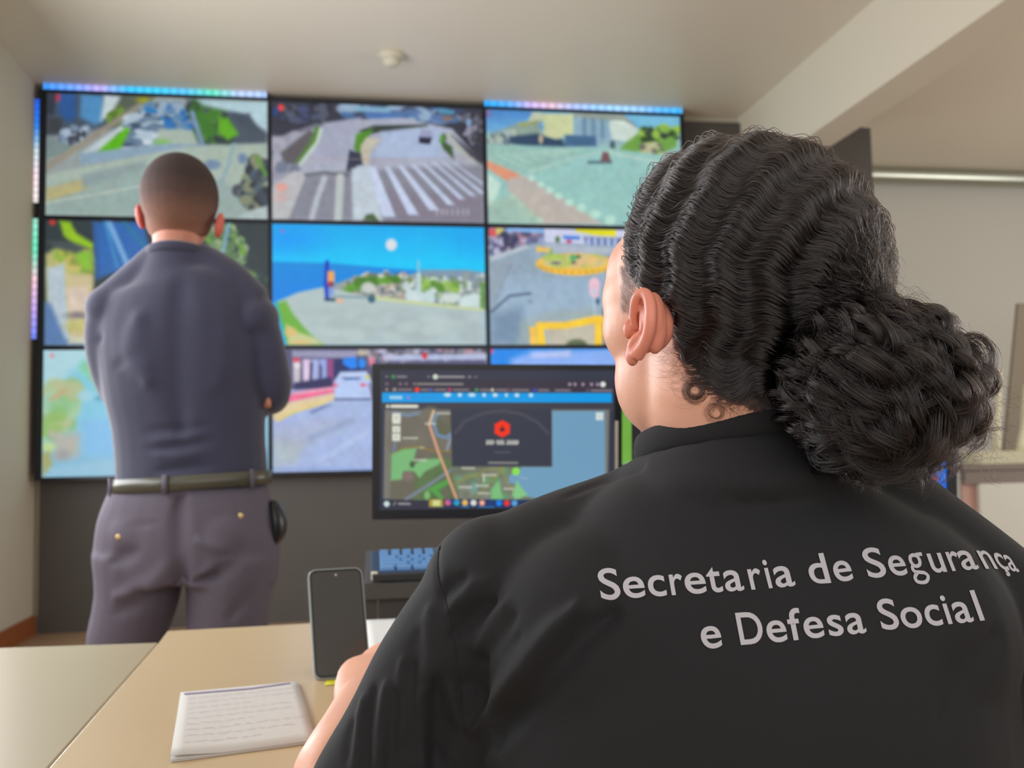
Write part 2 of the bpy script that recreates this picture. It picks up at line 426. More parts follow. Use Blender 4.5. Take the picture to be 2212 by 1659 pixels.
def pic_crossing(p):
    p.poly([(100, 130), (2000, 200), (2000, 700), (1700, 420), (1300, 280), (500, 330), (100, 480)], (52, 54, 68), 14)
    p.blobs([(220, 180), (600, 160), (560, 300), (200, 330)], [(84, 90, 110), (70, 80, 120), (44, 46, 58)], 40, 40, 14)
    p.blobs([(740, 180), (1750, 220), (1700, 330), (760, 260)], [(90, 120, 170), (60, 70, 96), (150, 175, 200), (70, 110, 160)], 90, 40, 10, asp=1.6)
    p.poly([(840, 180), (1140, 190), (1140, 235), (840, 225)], (130, 176, 205), 12)
    p.poly([(900, 235), (1160, 250), (1140, 310), (950, 300)], (74, 116, 180), 12)
    p.poly([(1580, 200), (1720, 215), (1720, 250), (1580, 240)], (80, 150, 184), 10)
    p.ell(1660, 285, 50, 22, (140, 110, 96), 12)
    p.blobs([(1740, 260), (1990, 240), (1990, 520), (1860, 500)], [(44, 42, 52), (150, 150, 170), (60, 58, 70), (90, 90, 104)], 50, 22, 8)
    p.ell(1855, 320, 26, 34, (130, 160, 200), 8)
    p.ell(182, 192, 32, 32, (220, 70, 70), 8); p.ell(140, 225, 24, 44, (30, 70, 130), 8)
    p.poly([(120, 490), (420, 400), (780, 300), (1250, 280), (1700, 380), (1990, 700), (1990, 1225), (110, 1195)], (168, 172, 190), 12)
    p.poly([(560, 330), (880, 280), (840, 440), (760, 620), (500, 640), (440, 560)], (164, 168, 190), 18)
    p.blobs([(110, 500), (320, 440), (240, 760), (120, 860)], [(150, 150, 168), (170, 170, 184)], 20, 50, 20)
    p.poly([(430, 390), (490, 430), (450, 560), (330, 700), (210, 700), (180, 600)], (94, 90, 96), 16)
    p.poly([(490, 350), (540, 390), (500, 520), (330, 690), (300, 690), (430, 500)], (84, 128, 56), 12)
    p.line([(530, 390), (500, 500), (340, 720)], 34, (190, 206, 196), 10)
    p.blobs([(180, 700), (330, 730), (300, 780), (160, 760)], [(120, 130, 150), (110, 120, 140)], 10, 30, 14)
    p.poly([(860, 400), (1000, 350), (1480, 340), (1480, 362), (1060, 410), (950, 430)], (48, 60, 56), 10)
    p.poly([(840, 430), (1000, 370), (960, 440), (890, 520), (880, 620), (820, 560)], (80, 140, 40), 10)
    p.poly([(930, 460), (1060, 470), (980, 560), (950, 710), (880, 690), (880, 540)], (196, 188, 170), 12)
    p.poly([(780, 570), (880, 600), (900, 700), (840, 720), (800, 880), (740, 840), (760, 700)], (48, 54, 74), 10)
    p.poly([(1060, 410), (1480, 360), (1700, 400), (1600, 560), (1700, 660), (960, 640), (1060, 520)], (170, 186, 216), 24)
    p.poly([(1420, 390), (1510, 390), (1530, 460), (1400, 460)], (150, 156, 190), 10)
    p.poly([(1400, 455), (1520, 460), (1500, 520), (1400, 510)], (30, 32, 56), 8)
    p.poly([(1620, 420), (1660, 430), (1640, 500), (1700, 540), (1720, 660), (1620, 560), (1585, 480)], (60, 90, 50), 10)
    p.ell(1610, 470, 20, 40, (90, 150, 50), 8)
    p.line([(1670, 430), (1760, 560), (1980, 720)], 60, (176, 180, 176), 12)
    p.poly([(1700, 440), (1990, 660), (1990, 720), (1860, 620)], (60, 58, 70), 14)
    p.line([(430, 660), (1900, 640)], 8, (170, 150, 160), 10, 0.6)
    p.poly([(380, 800), (800, 760), (1990, 700), (1990, 1225), (200, 1195)], (134, 136, 150), 26)
    p.poly([(1100, 900), (1990, 1000), (1990, 1225), (1100, 1225)], (130, 124, 140), 40)
    p.poly([(110, 1195), (250, 1195), (400, 800), (300, 760), (110, 900)], (186, 186, 190), 12)
    p.ell(190, 910, 50, 36, (226, 160, 150), 14); p.ell(180, 1000, 60, 40, (206, 176, 176), 24)
    p.line([(400, 800), (560, 775), (760, 800)], 26, (96, 102, 110), 12)
    p.line([(560, 830), (500, 1000), (450, 1190)], 50, (184, 190, 200), 14)
    p.line([(700, 820), (680, 1200)], 70, (186, 194, 196), 12)
    p.poly([(800, 740), (960, 710), (1040, 960), (1070, 1210), (810, 1200)], (190, 204, 214), 16)
    for a, b, w in (((980, 720), (1130, 1170), 100), ((1110, 720), (1350, 1150), 76), ((1230, 710), (1540, 1110), 74), ((1340, 700), (1690, 1060), 54), ((1440, 690), (1790, 1010), 42), ((1530, 680), (1890, 980), 36), ((1620, 680), (1980, 960), 30), ((1720, 690), (1990, 880), 24)):
        p.poly([(a[0]-w*.3, a[1]), (a[0]+w*.3, a[1]), (b[0]+w*.6, b[1]), (b[0]-w*.6, b[1])], (196, 208, 234), 10)
    p.poly([(900, 1200), (930, 1150), (990, 1140), (1050, 1215)], (70, 96, 60), 10)
    for k, x in enumerate((1560, 1610, 1650, 1700, 1750, 1800, 1840)):
        p.line([(x, 1105), (x+4, 1145)], 16, (190, 188, 198), 7, 0.75)


def pic_street_corner(p):
    p.poly([(200, 240), (1900, 270), (1900, 420), (200, 420)], (90, 160, 220), 14)
    p.grad([(200, 240), (640, 250), (560, 330), (330, 430), (205, 450)], (70, 130, 200), (110, 176, 226), 240, 430, 14)
    p.poly([(240, 460), (500, 350), (560, 380), (640, 300), (700, 520), (560, 560), (210, 560)], (140, 160, 150), 18)
    p.blobs([(220, 460), (450, 430), (420, 560), (220, 560)], [(150, 175, 180), (100, 120, 130), (176, 190, 176)], 30, 26)
    p.poly([(470, 360), (720, 300), (720, 330), (520, 400)], (150, 160, 110), 10)
    p.poly([(400, 480), (640, 450), (860, 500), (900, 580), (560, 575), (400, 540)], (44, 70, 98), 16)
    p.poly([(640, 270), (960, 270), (960, 450), (800, 500), (700, 470), (690, 330)], (200, 208, 160), 12)
    p.poly([(600, 260), (700, 270), (700, 330), (560, 340)], (190, 200, 170), 14)
    p.poly([(960, 270), (1400, 290), (1400, 520), (1150, 540), (960, 480)], (140, 172, 190), 12)
    for x in (1050, 1130, 1210): p.line([(x, 320), (x+2, 470)], 40, (110, 144, 170), 10)
    p.poly([(880, 460), (1150, 470), (1160, 560), (880, 570)], (66, 104, 142), 12)
    p.poly([(1270, 330), (1420, 310), (1530, 400), (1520, 520), (1290, 500)], (208, 224, 214), 10)
    for x in range(1300, 1520, 32): p.line([(x, 350+(x-1300)*.2), (x, 500)], 8, (176, 194, 186), 5)
    p.poly([(960, 262), (1400, 272), (1540, 400), (1400, 330), (960, 300)], (150, 160, 150), 10)
    p.poly([(1410, 275), (1900, 285), (1900, 400), (1560, 400)], (120, 190, 222), 14)
    p.poly([(1550, 420), (1880, 400), (1870, 560), (1700, 640), (1360, 600), (1400, 540)], (110, 160, 70), 16)
    p.blobs([(1560, 400), (1900, 380), (1880, 480), (1560, 500)], [(50, 76, 40), (120, 170, 70), (46, 56, 60), (150, 190, 80)], 40, 34, 10)
    p.blobs([(1560, 560), (1740, 540), (1760, 640), (1600, 650)], [(190, 190, 150), (110, 110, 100)], 12, 34)
    p.ell(1300, 550, 24, 44, (70, 90, 100), 10); p.ell(672, 500, 18, 44, (196, 176, 150), 8)
    p.poly([(200, 560), (560, 560), (1280, 580), (1800, 640), (1900, 700), (1900, 1260), (205, 1260)], (150, 198, 192), 16)
    p.poly([(205, 560), (1000, 600), (960, 680), (540, 820), (205, 700)], (150, 190, 180), 26)
    for k in range(6): p.line([(300+k*70, 640-k*6), (480+k*110, 740-k*30)], 16, (176, 210, 196), 10, 0.7)
    p.line([(560, 800), (980, 660), (1290, 600)], 22, (170, 205, 198), 12)
    p.poly([(205, 690), (480, 810), (500, 850), (380, 880), (205, 760)], (220, 150, 120), 12)
    p.poly([(400, 850), (560, 830), (1210, 1255), (690, 1255), (380, 950)], (188, 180, 172), 14)
    p.poly([(205, 800), (330, 900), (260, 1080), (205, 1100)], (196, 224, 212), 14)
    for x, y in ((590, 850), (670, 905), (745, 955), (825, 1005), (915, 1060), (1020, 1110), (1140, 1165), (1270, 1215)): p.ell(x, y, 26+(x-590)*.03, 22+(x-590)*.03, (186, 228, 212), 16)
    for x, y in ((420, 1020), (490, 1090), (560, 1165), (650, 1225)): p.ell(x, y, 34, 30, (186, 214, 196), 16)
    p.poly([(205, 1060), (420, 1000), (560, 1120), (660, 1255), (205, 1255)], (164, 184, 166), 30, 0.6)
    p.line([(1290, 620), (1700, 700), (1900, 760)], 16, (196, 214, 200), 10, 0.8)
    p.line([(1090, 705), (1280, 700)], 24, (70, 104, 120), 12)
    p.poly([(1210, 610), (1260, 610), (1285, 700), (1190, 700)], (120, 84, 90), 10)
    p.poly([(205, 240), (240, 240), (240, 310), (205, 310)], (150, 100, 150), 14, .7)


def pic_alley(p):
    p.poly([(300, 140), (2030, 150), (2030, 700), (300, 1060)], (50, 62, 66), 10)
    p.poly([(440, 150), (520, 160), (560, 240), (690, 320), (680, 370), (560, 350), (470, 260)], (150, 196, 40), 16)
    p.poly([(330, 400), (420, 340), (560, 380), (690, 420), (680, 560), (640, 1050), (330, 1050)], (186, 184, 120), 20)
    p.blobs([(420, 340), (680, 400), (670, 520), (440, 500)], [(140, 180, 70), (200, 190, 110), (130, 150, 70), (190, 176, 90)], 40, 44, 14)
    p.poly([(570, 380), (670, 380), (660, 500), (600, 490)], (136, 190, 60), 18)
    p.poly([(340, 300), (520, 300), (640, 350), (560, 390), (400, 350)], (74, 84, 88), 18)
    p.poly([(690, 160), (1060, 160), (1100, 330), (1080, 420), (860, 520), (700, 580)], (44, 104, 176), 14)
    p.line([(780, 160), (860, 480)], 30, (60, 136, 196), 14)
    p.line([(810, 170), (940, 470)], 40, (120, 170, 216), 14)
    p.line([(700, 170), (720, 560)], 26, (50, 90, 150), 14)
    for k in range(8): p.line([(870+k*10, 200+k*36), (1010+k*9, 195+k*36)], 9, (40, 90, 170), 6, .7)
    p.line([(920, 160), (1090, 360)], 24, (40, 120, 150), 14)
    p.poly([(340, 500), (470, 460), (480, 700), (500, 1040), (400, 1020), (340, 800)], (180, 196, 206), 18)
    p.poly([(480, 540), (680, 560), (640, 1040), (500, 1040)], (206, 190, 150), 20)
    p.poly([(480, 640), (640, 640), (640, 800), (490, 820)], (214, 196, 180), 20)
    p.ell(560, 840, 80, 24, (130, 124, 128), 16); p.ell(560, 920, 90, 44, (196, 190, 120), 22)
    p.poly([(310, 740), (360, 760), (460, 1010), (640, 1040), (640, 1070), (300, 1060)], (92, 128, 176), 20)
    p.poly([(500, 990), (650, 1000), (650, 1045), (480, 1045)], (206, 206, 180), 14)
    p.ell(390, 163, 22, 22, (196, 54, 54), 8)
    p.blobs([(1560, 200), (1720, 170), (1860, 330), (1840, 450), (1700, 470), (1540, 400)], [(120, 150, 110), (60, 84, 76), (150, 170, 130), (90, 124, 80), (110, 160, 60)], 150, 24, 6)
    p.blobs([(1700, 470), (1860, 500), (2020, 580), (1900, 600)], [(60, 80, 76), (50, 64, 72)], 30, 30)
    p.ell(1850, 550, 70, 32, (130, 180, 70), 16)
    p.line([(1715, 170), (1650, 470)], 24, (120, 170, 196), 8)
    p.blobs([(1960, 500), (2025, 480), (2025, 620), (1960, 620)], [(60, 90, 70), (44, 60, 66)], 12, 20)


def pic_breakwater(p):
    p.grad([(100, 80), (2030, 120), (2030, 560), (100, 470)], (0, 168, 240), (0, 200, 252), 90, 450, 6)
    p.ell(240, 240, 260, 110, (0, 150, 250), 90, .7); p.ell(1900, 240, 200, 140, (0, 160, 240), 90, .5)
    p.line([(1405, 150), (1400, 430)], 14, (30, 196, 250), 10, .6)
    p.grad([(100, 430), (640, 450), (1200, 500), (1500, 520), (1500, 560), (700, 640), (100, 800)], (0, 140, 222), (0, 132, 232), 440, 760, 10)
    p.ell(1157, 287, 50, 54, (222, 226, 232), 12)
    p.poly([(640, 640), (860, 560), (1000, 540), (1280, 560), (1500, 515), (1840, 520), (2010, 540), (2010, 880), (1500, 840), (1000, 760), (640, 720)], (150, 160, 160), 14)
    p.poly([(1400, 515), (1840, 515), (2010, 545), (2010, 620), (1400, 600)], (128, 150, 176), 14)
    p.blobs([(860, 540), (1300, 545), (1300, 800), (1000, 780), (700, 700)], [(190, 180, 170), (96, 104, 110), (220, 220, 210), (140, 160, 130), (170, 150, 140)], 150, 24, 6)
    p.blobs([(1280, 580), (2000, 560), (2000, 860), (1300, 800)], [(200, 214, 216), (130, 146, 150), (110, 140, 80), (210, 226, 222), (150, 160, 160)], 230, 26, 6)
    p.blobs([(760, 680), (880, 590), (1220, 590), (1220, 620), (900, 620), (800, 700)], [(84, 150, 40), (100, 160, 50), (70, 120, 40)], 50, 30, 8)
    p.blobs([(1420, 620), (1760, 620), (1740, 700), (1440, 690)], [(110, 160, 60), (90, 140, 50), (150, 190, 90)], 20, 30, 8)
    p.ell(1365, 745, 80, 55, (204, 224, 226), 12); p.ell(1500, 755, 50, 66, (196, 218, 220), 12); p.ell(1680, 760, 90, 40, (206, 220, 214), 14); p.ell(1870, 790, 100, 56, (206, 226, 226), 14); p.ell(950, 670, 60, 50, (200, 206, 204), 14)
    p.line([(1400, 440), (1402, 700)], 22, (150, 196, 216), 10); p.line([(1402, 560), (1404, 740)], 40, (190, 212, 216), 12)
    p.poly([(1960, 620), (2010, 620), (2010, 880), (1960, 860)], (84, 140, 50), 12, .8)
    p.poly([(150, 790), (330, 710), (560, 660), (700, 690), (1000, 760), (1300, 790), (2010, 885), (2015, 1180), (560, 1180), (400, 1060), (240, 860)], (178, 196, 196), 12)
    p.poly([(1100, 900), (2010, 900), (2015, 1180), (900, 1180)], (180, 200, 208), 60, .7)
    p.poly([(1000, 740), (1300, 780), (2000, 860), (2000, 885), (1300, 810), (1000, 775)], (200, 212, 160), 8)
    p.blobs([(400, 860), (1900, 900), (1900, 1120), (600, 1120)], [(168, 184, 186), (188, 204, 204)], 90, 40, 20, .5, 2)
    p.poly([(150, 800), (230, 780), (290, 900), (440, 1080), (560, 1180), (240, 1180)], (110, 176, 60), 16)
    p.poly([(230, 990), (330, 1060), (480, 1110), (560, 1175), (250, 1175)], (200, 206, 150), 16)
    p.ell(270, 1060, 50, 40, (220, 190, 120), 16); p.ell(350, 1150, 80, 16, (226, 190, 120), 10)
    p.poly([(570, 430), (605, 420), (608, 780), (572, 780), (560, 640)], (10, 60, 196), 8)
    p.poly([(592, 520), (652, 520), (652, 620), (592, 640)], (244, 170, 90), 8); p.ell(620, 640, 26, 30, (150, 50, 80), 8)
    p.poly([(600, 665), (650, 660), (640, 740), (600, 750)], (130, 160, 220), 8)
    p.line([(575, 772), (650, 775)], 26, (36, 66, 96), 8); p.line([(650, 745), (950, 755)], 16, (120, 150, 160), 8)
    p.ell(980, 770, 34, 34, (50, 100, 120), 10); p.ell(700, 785, 30, 22, (230, 180, 150), 8)
    p.ell(200, 160, 16, 18, (150, 110, 210), 8)


def pic_roundabout(p):
    p.poly([(250, 170), (2400, 190), (2400, 420), (250, 480)], (150, 160, 196), 14)
    p.blobs([(270, 180), (860, 180), (700, 340), (280, 450)], [(130, 130, 160), (190, 190, 220), (74, 80, 110), (110, 110, 150), (170, 120, 140)], 110, 34, 10)
    p.poly([(440, 180), (840, 185), (840, 230), (440, 210)], (130, 184, 240), 10)
    p.poly([(275, 185), (340, 185), (340, 255), (275, 265)], (226, 84, 90), 8); p.poly([(340, 180), (420, 180), (420, 245), (345, 245)], (214, 200, 110), 8)
    p.blobs([(420, 240), (540, 240), (540, 400), (440, 400)], [(54, 56, 90), (90, 90, 120)], 20, 30)
    p.poly([(840, 180), (2400, 190), (2400, 400), (840, 330)], (206, 212, 236), 14)
    p.poly([(1160, 185), (1590, 200), (1590, 265), (1380, 255), (1170, 215)], (230, 222, 10), 8)
    p.poly([(1030, 255), (1210, 265), (1210, 300), (1040, 295)], (60, 126, 226), 8); p.ell(1095, 320, 30, 20, (190, 70, 100), 8)
    p.poly([(1240, 270), (2400, 300), (2400, 390), (1280, 370)], (110, 120, 160), 12)
    for x in range(1300, 1600, 70): p.line([(x, 300), (x, 385)], 34, (176, 200, 244), 8)
    p.ell(975, 300, 26, 36, (90, 120, 84), 10)
    p.poly([(280, 490), (700, 350), (840, 340), (2400, 400), (2400, 1400), (290, 1400)], (146, 168, 186), 16)
    p.poly([(280, 480), (640, 360), (700, 380), (290, 530)], (186, 196, 206), 10)
    p.poly([(820, 350), (2400, 400), (2400, 480), (900, 440)], (178, 188, 204), 16)
    p.poly([(290, 560), (520, 480), (420, 760), (290, 1060)], (150, 166, 180), 20)
    p.line([(500, 560), (410, 740), (330, 960)], 16, (124, 144, 164), 12)
    p.poly([(440, 700), (1500, 680), (1500, 1000), (700, 1400), (290, 1400), (290, 1100)], (158, 184, 208), 70, .8)
    p.poly([(290, 1100), (600, 1000), (640, 1400), (290, 1400)], (120, 146, 172), 60)
    p.poly([(600, 1160), (900, 1060), (1400, 1000), (1400, 1110), (760, 1180), (700, 1400), (560, 1400)], (160, 176, 172), 50, .8)
    p.ell(1160, 560, 400, 115, (250, 196, 60), 10); p.ell(1160, 545, 400, 100, (244, 190, 70), 6)
    p.ell(1180, 525, 330, 76, (224, 200, 130), 14)
    p.blobs([(860, 480), (1400, 480), (1400, 560), (900, 560)], [(236, 190, 120), (210, 196, 140), (170, 200, 90), (228, 190, 140)], 50, 34, 10, .8, 2)
    p.ell(960, 545, 50, 16, (100, 104, 116), 8); p.ell(1135, 490, 36, 36, (90, 180, 110), 8); p.ell(1190, 480, 30, 20, (90, 120, 80), 8); p.ell(1140, 540, 26, 14, (90, 96, 80), 8)
    p.ell(905, 425, 18, 34, (120, 170, 110), 8); p.poly([(750, 370), (890, 390), (900, 430), (760, 430)], (240, 196, 90), 10)
    for k in range(14):
        t = math.pi*(0.9-k*0.062); p.ell(1160+385*math.cos(t), 562+84*math.sin(t), 12, 10, (190, 140, 20), 5)
    p.line([(290, 1060), (400, 960), (480, 890), (690, 865)], 26, (84, 104, 130), 9)
    p.ell(690, 950, 30, 16, (130, 150, 176), 10)
    p.line([(1350, 860), (1358, 1130)], 18, (176, 196, 220), 6)
    p.ell(1358, 770, 58, 72, (240, 196, 212), 10); p.ell(1358, 840, 54, 70, (236, 200, 216), 10); p.ell(1355, 845, 24, 28, (200, 210, 226), 8)
    p.ell(1392, 945, 22, 34, (60, 90, 120), 8); p.poly([(1440, 1020), (1460, 1020), (1460, 1400), (1440, 1400)], (90, 104, 130), 8)
    p.poly([(850, 1250), (1360, 1180), (1370, 1400), (860, 1400)], (196, 190, 172), 12)
    p.ell(1170, 1400, 110, 60, (96, 110, 80), 12)
    p.poly([(680, 1215), (750, 1210), (760, 1400), (690, 1400)], (250, 200, 80), 8)
    p.poly([(745, 1165), (1050, 1160), (1360, 1095), (1440, 1095), (1440, 1400), (1355, 1400), (1360, 1180), (1040, 1235), (830, 1240), (850, 1400), (765, 1400)], (252, 206, 56), 8)
    p.poly([(1440, 1100), (1900, 1100), (1900, 1180), (1440, 1180)], (252, 206, 56), 8)


def pic_shore(p):
    p.grad([(260, 60), (2030, 60), (2030, 1030), (260, 1030)], (172, 214, 226), (130, 186, 216), 60, 1000, 6)
    p.poly([(290, 70), (700, 75), (680, 130), (480, 230), (380, 300), (290, 340)], (176, 216, 226), 40)
    p.poly([(500, 230), (740, 180), (840, 500), (860, 700), (560, 620), (440, 500)], (130, 200, 226), 60)
    p.blobs([(290, 330), (520, 320), (480, 700), (290, 700)], [(180, 200, 150), (150, 200, 160), (190, 190, 150), (160, 210, 190), (140, 190, 120)], 60, 60, 24, .8)
    p.blobs([(560, 150), (760, 200), (780, 340), (700, 340)], [(130, 210, 190), (140, 200, 140)], 14, 40, 20, .7)
    p.line([(350, 430), (440, 370)], 30, (206, 170, 130), 20)
    p.blobs([(300, 560), (420, 560), (400, 700), (290, 760)], [(150, 190, 110), (190, 190, 150), (120, 180, 150)], 16, 40, 18)
    p.poly([(340, 680), (560, 700), (540, 860), (380, 880)], (180, 180, 170), 36); p.ell(430, 850, 50, 40, (160, 160, 160), 30)
    p.ell(320, 790, 50, 40, (190, 216, 150), 20); p.poly([(270, 840), (330, 820), (360, 960), (280, 1010)], (170, 170, 110), 20)
    p.poly([(560, 600), (860, 560), (860, 860), (600, 860)], (130, 190, 232), 40)
    p.poly([(330, 940), (860, 880), (860, 1015), (290, 1015)], (150, 196, 220), 24)
    p.ell(710, 430, 40, 20, (96, 160, 190), 12); p.ell(760, 340, 40, 30, (170, 210, 170), 14); p.ell(600, 410, 60, 40, (160, 210, 224), 20)
    p.ell(345, 105, 18, 22, (220, 150, 160), 8, .8)


def pic_parade(p):
    p.poly([(100, 80), (2010, 80), (2010, 440), (100, 440)], (84, 84, 118), 12)
    p.poly([(280, 90), (840, 95), (840, 160), (280, 150)], (164, 164, 196), 10)
    for x in range(290, 850, 26): p.line([(x, 95), (x, 150)], 6, (110, 106, 140), 5, .8)
    p.blobs([(860, 90), (2010, 80), (2010, 180), (1000, 180)], [(150, 150, 176), (84, 84, 100), (190, 190, 214), (120, 120, 130), (180, 150, 160)], 110, 26, 8)
    p.poly([(1140, 140), (2010, 130), (2010, 184), (1140, 184)], (180, 190, 224), 10); p.ell(1450, 145, 24, 30, (214, 40, 60), 6)
    p.ell(890, 115, 50, 26, (190, 180, 160), 10)
    for x, c in ((320, (200, 190, 200)), (405, (224, 200, 230)), (480, (170, 180, 230)), (550, (150, 170, 230)), (615, (150, 70, 130)), (690, (50, 50, 110))):
        p.poly([(x-32, 170), (x+32, 170), (x+28, 380), (x-28, 390)], c, 10)
    p.line([(450, 210), (440, 350)], 20, (40, 40, 80), 8); p.line([(530, 230), (530, 330)], 16, (60, 50, 90), 8); p.ell(320, 175, 30, 22, (220, 70, 90), 8); p.ell(325, 225, 26, 26, (230, 220, 230), 8)
    p.poly([(300, 380), (620, 330), (640, 420), (300, 440)], (44, 44, 90), 12)
    p.poly([(640, 180), (900, 180), (940, 330), (640, 340)], (36, 46, 100), 12)
    p.poly([(730, 160), (840, 150), (850, 250), (790, 260), (720, 210)], (20, 130, 240), 8); p.ell(890, 210, 32, 46, (20, 140, 245), 8); p.ell(975, 190, 26, 40, (226, 130, 150), 10)
    p.poly([(100, 620), (640, 440), (1000, 540), (2010, 560), (2010, 1180), (100, 1180)], (166, 184, 226), 14)
    p.poly([(290, 470), (640, 415), (650, 470), (290, 550), (200, 560)], (244, 110, 150), 12); p.line([(300, 480), (640, 430)], 14, (240, 190, 210), 8); p.line([(290, 565), (640, 490)], 20, (240, 200, 200), 8)
    p.poly([(110, 590), (640, 480), (650, 540), (300, 640), (150, 730), (110, 700)], (226, 206, 160), 14); p.line([(150, 715), (300, 640), (560, 560)], 20, (226, 206, 110), 8)
    p.poly([(430, 640), (560, 580), (620, 580), (450, 660)], (110, 130, 176), 12)
    p.poly([(110, 800), (560, 700), (760, 760), (300, 1000), (110, 1000)], (170, 180, 210), 60); p.line([(380, 900), (800, 720)], 34, (146, 160, 200), 26)
    p.line([(500, 1080), (980, 800)], 30, (180, 200, 236), 26); p.poly([(110, 900), (400, 900), (300, 1100), (110, 1140)], (174, 186, 196), 50)
    p.poly([(700, 285), (930, 280), (960, 340), (985, 420), (970, 530), (660, 540), (640, 380)], (184, 204, 246), 8)
    p.poly([(700, 335), (890, 335), (860, 355), (740, 358)], (60, 100, 160), 6); p.poly([(700, 300), (920, 295), (940, 330), (680, 332)], (190, 206, 240), 6)
    p.ell(655, 405, 22, 20, (236, 120, 160), 6); p.ell(900, 405, 26, 16, (232, 90, 130), 6); p.ell(938, 335, 18, 24, (210, 214, 110), 6)
    p.line([(650, 530), (960, 530)], 18, (80, 90, 130), 6); p.line([(960, 400), (985, 520)], 26, (110, 110, 140), 10)
    p.line([(110, 1150), (2010, 1150)], 8, (60, 110, 200), 6, .5)


def pic_sky_road(p):
    p.poly([(270, 1460), (2400, 1460), (2400, 3000), (270, 3000)], (30, 140, 240), 10)
    p.poly([(480, 1590), (700, 1500), (1500, 1480), (2400, 1500), (2400, 2000), (480, 2000)], (140, 180, 250), 40)
    p.poly([(700, 1520), (1100, 1500), (1100, 1560), (700, 1570)], (190, 200, 246), 26); p.ell(295, 1500, 16, 26, (226, 80, 130), 8)
    p.poly([(270, 1900), (2400, 1800), (2400, 3000), (270, 3000)], (170, 186, 214), 60)
    p.poly([(1560, 1900), (1900, 1900), (1900, 2700), (1560, 2700)], (110, 170, 60), 30)
    p.poly([(1500, 1800), (1780, 1850), (1700, 2080), (1560, 2060)], (200, 204, 224), 26)


# ------------------------------------------------------------------ the video wall
TW, TH = 1.3407, 0.7777
TX0, TZ0 = -1.8065, 3.229
TVS = [
    (0, 0, 'car park', pic_car_park, (3.456, 0, 150), [(102, 201), (579, 209), (580, 467), (100, 462)], (150, 160, 160), 'wall screen showing a car park and green verge, top row beside the left wall'),
    (1, 0, 'crossing', pic_crossing, (4.096, 560, 180), [(586, 213), (1042, 230), (1046, 479), (587, 472)], (120, 122, 140), 'wall screen showing a wide zebra crossing and grey road'),
    (2, 0, 'corner', pic_street_corner, (4.096, 1000, 180), [(1050, 239), (1464, 250), (1470, 492), (1053, 485)], (150, 190, 190), 'wall screen showing a green tinted street corner with a yellow house'),
    (0, 1, 'alley', pic_alley, (3.456, 0, 440), [(98, 482), (584, 488), (586, 747), (87, 746)], (60, 70, 74), 'wall screen showing a blue stairway and trees behind the standing man'),
    (1, 1, 'breakwater', pic_breakwater, (4.096, 560, 460), [(588, 483), (1048, 494), (1052, 747), (588, 747)], (0, 170, 240), 'wall screen showing bright blue sky and sea above a stone breakwater'),
    (2, 1, 'roundabout', pic_roundabout, (4.88, 1000, 460), [(1054, 496), (1474, 503), (1479, 745), (1058, 747)], (150, 170, 190), 'wall screen showing a yellow roundabout and yellow barrier'),
    (0, 2, 'shore', pic_shore, (3.456, 0, 740), [(82, 759), (586, 760), (584, 1027), (79, 1034)], (160, 200, 220), 'wall screen showing pale blue hazy water, lowest one beside the left wall'),
    (1, 2, 'parade', pic_parade, (4.096, 560, 740), [(588, 760), (1051, 762), (1053, 1018), (587, 1028)], (160, 176, 220), 'wall screen showing a white car on a pale road beside a pink kerb'),
    (2, 2, 'road', pic_sky_road, (4.88, 1000, 460), [(1058, 763), (1479, 764), (1479, 1012), (1058, 1018)], (90, 150, 230), 'wall screen mostly hidden behind the desk monitor, blue sky strip showing'),
]
M_led_body = mat('screen_back_housing', (24, 26, 32), 0.6)
for (i, j, nm, fn, crop, quad, base, label) in TVS:
    x0 = TX0+TW*i; z1 = TZ0-TH*j; x1 = x0+TW; z0 = z1-TH
    t = empty('wall_screen'); tag(t, label, 'screen', 'nine panels of the video wall')
    g = 0.002
    bl = 0.042 if i == 0 else 0.012; br = 0.03 if i == 2 else 0.012
    bt = 0.018 if j == 0 else 0.010; bb = 0.014 if j < 2 else 0.02
    ax, bx = x0+g, x1-g; az, bz = z0+g, z1-g
    span('housing', (ax+0.01, DW+0.012, az+0.01), (bx-0.01, WALLY-0.045, bz-0.01), M_led_body, t)
    bm = bmesh.new()
    for (a, b) in (((ax, az), (ax+bl, bz)), ((bx-br, az), (bx, bz)), ((ax+bl, bz-bt), (bx-br, bz)), ((ax+bl, az), (bx-br, az+bb))):
        box(bm, ((a[0]+b[0])/2, DW+0.005, (a[1]+b[1])/2), (b[0]-a[0], 0.018, b[1]-a[1]))
    bm_obj('bezel', bm, M_bezel, t)
    cs = [(ax+bl, DW, bz-bt), (bx-br, DW, bz-bt), (bx-br, DW, az+bb), (ax+bl, DW, az+bb)]
    screen_mesh('screen', quad, cs, crop, base, fn, t, thick=0.006, grain=0.006 if nm in ('breakwater', 'shore') else 0.016)


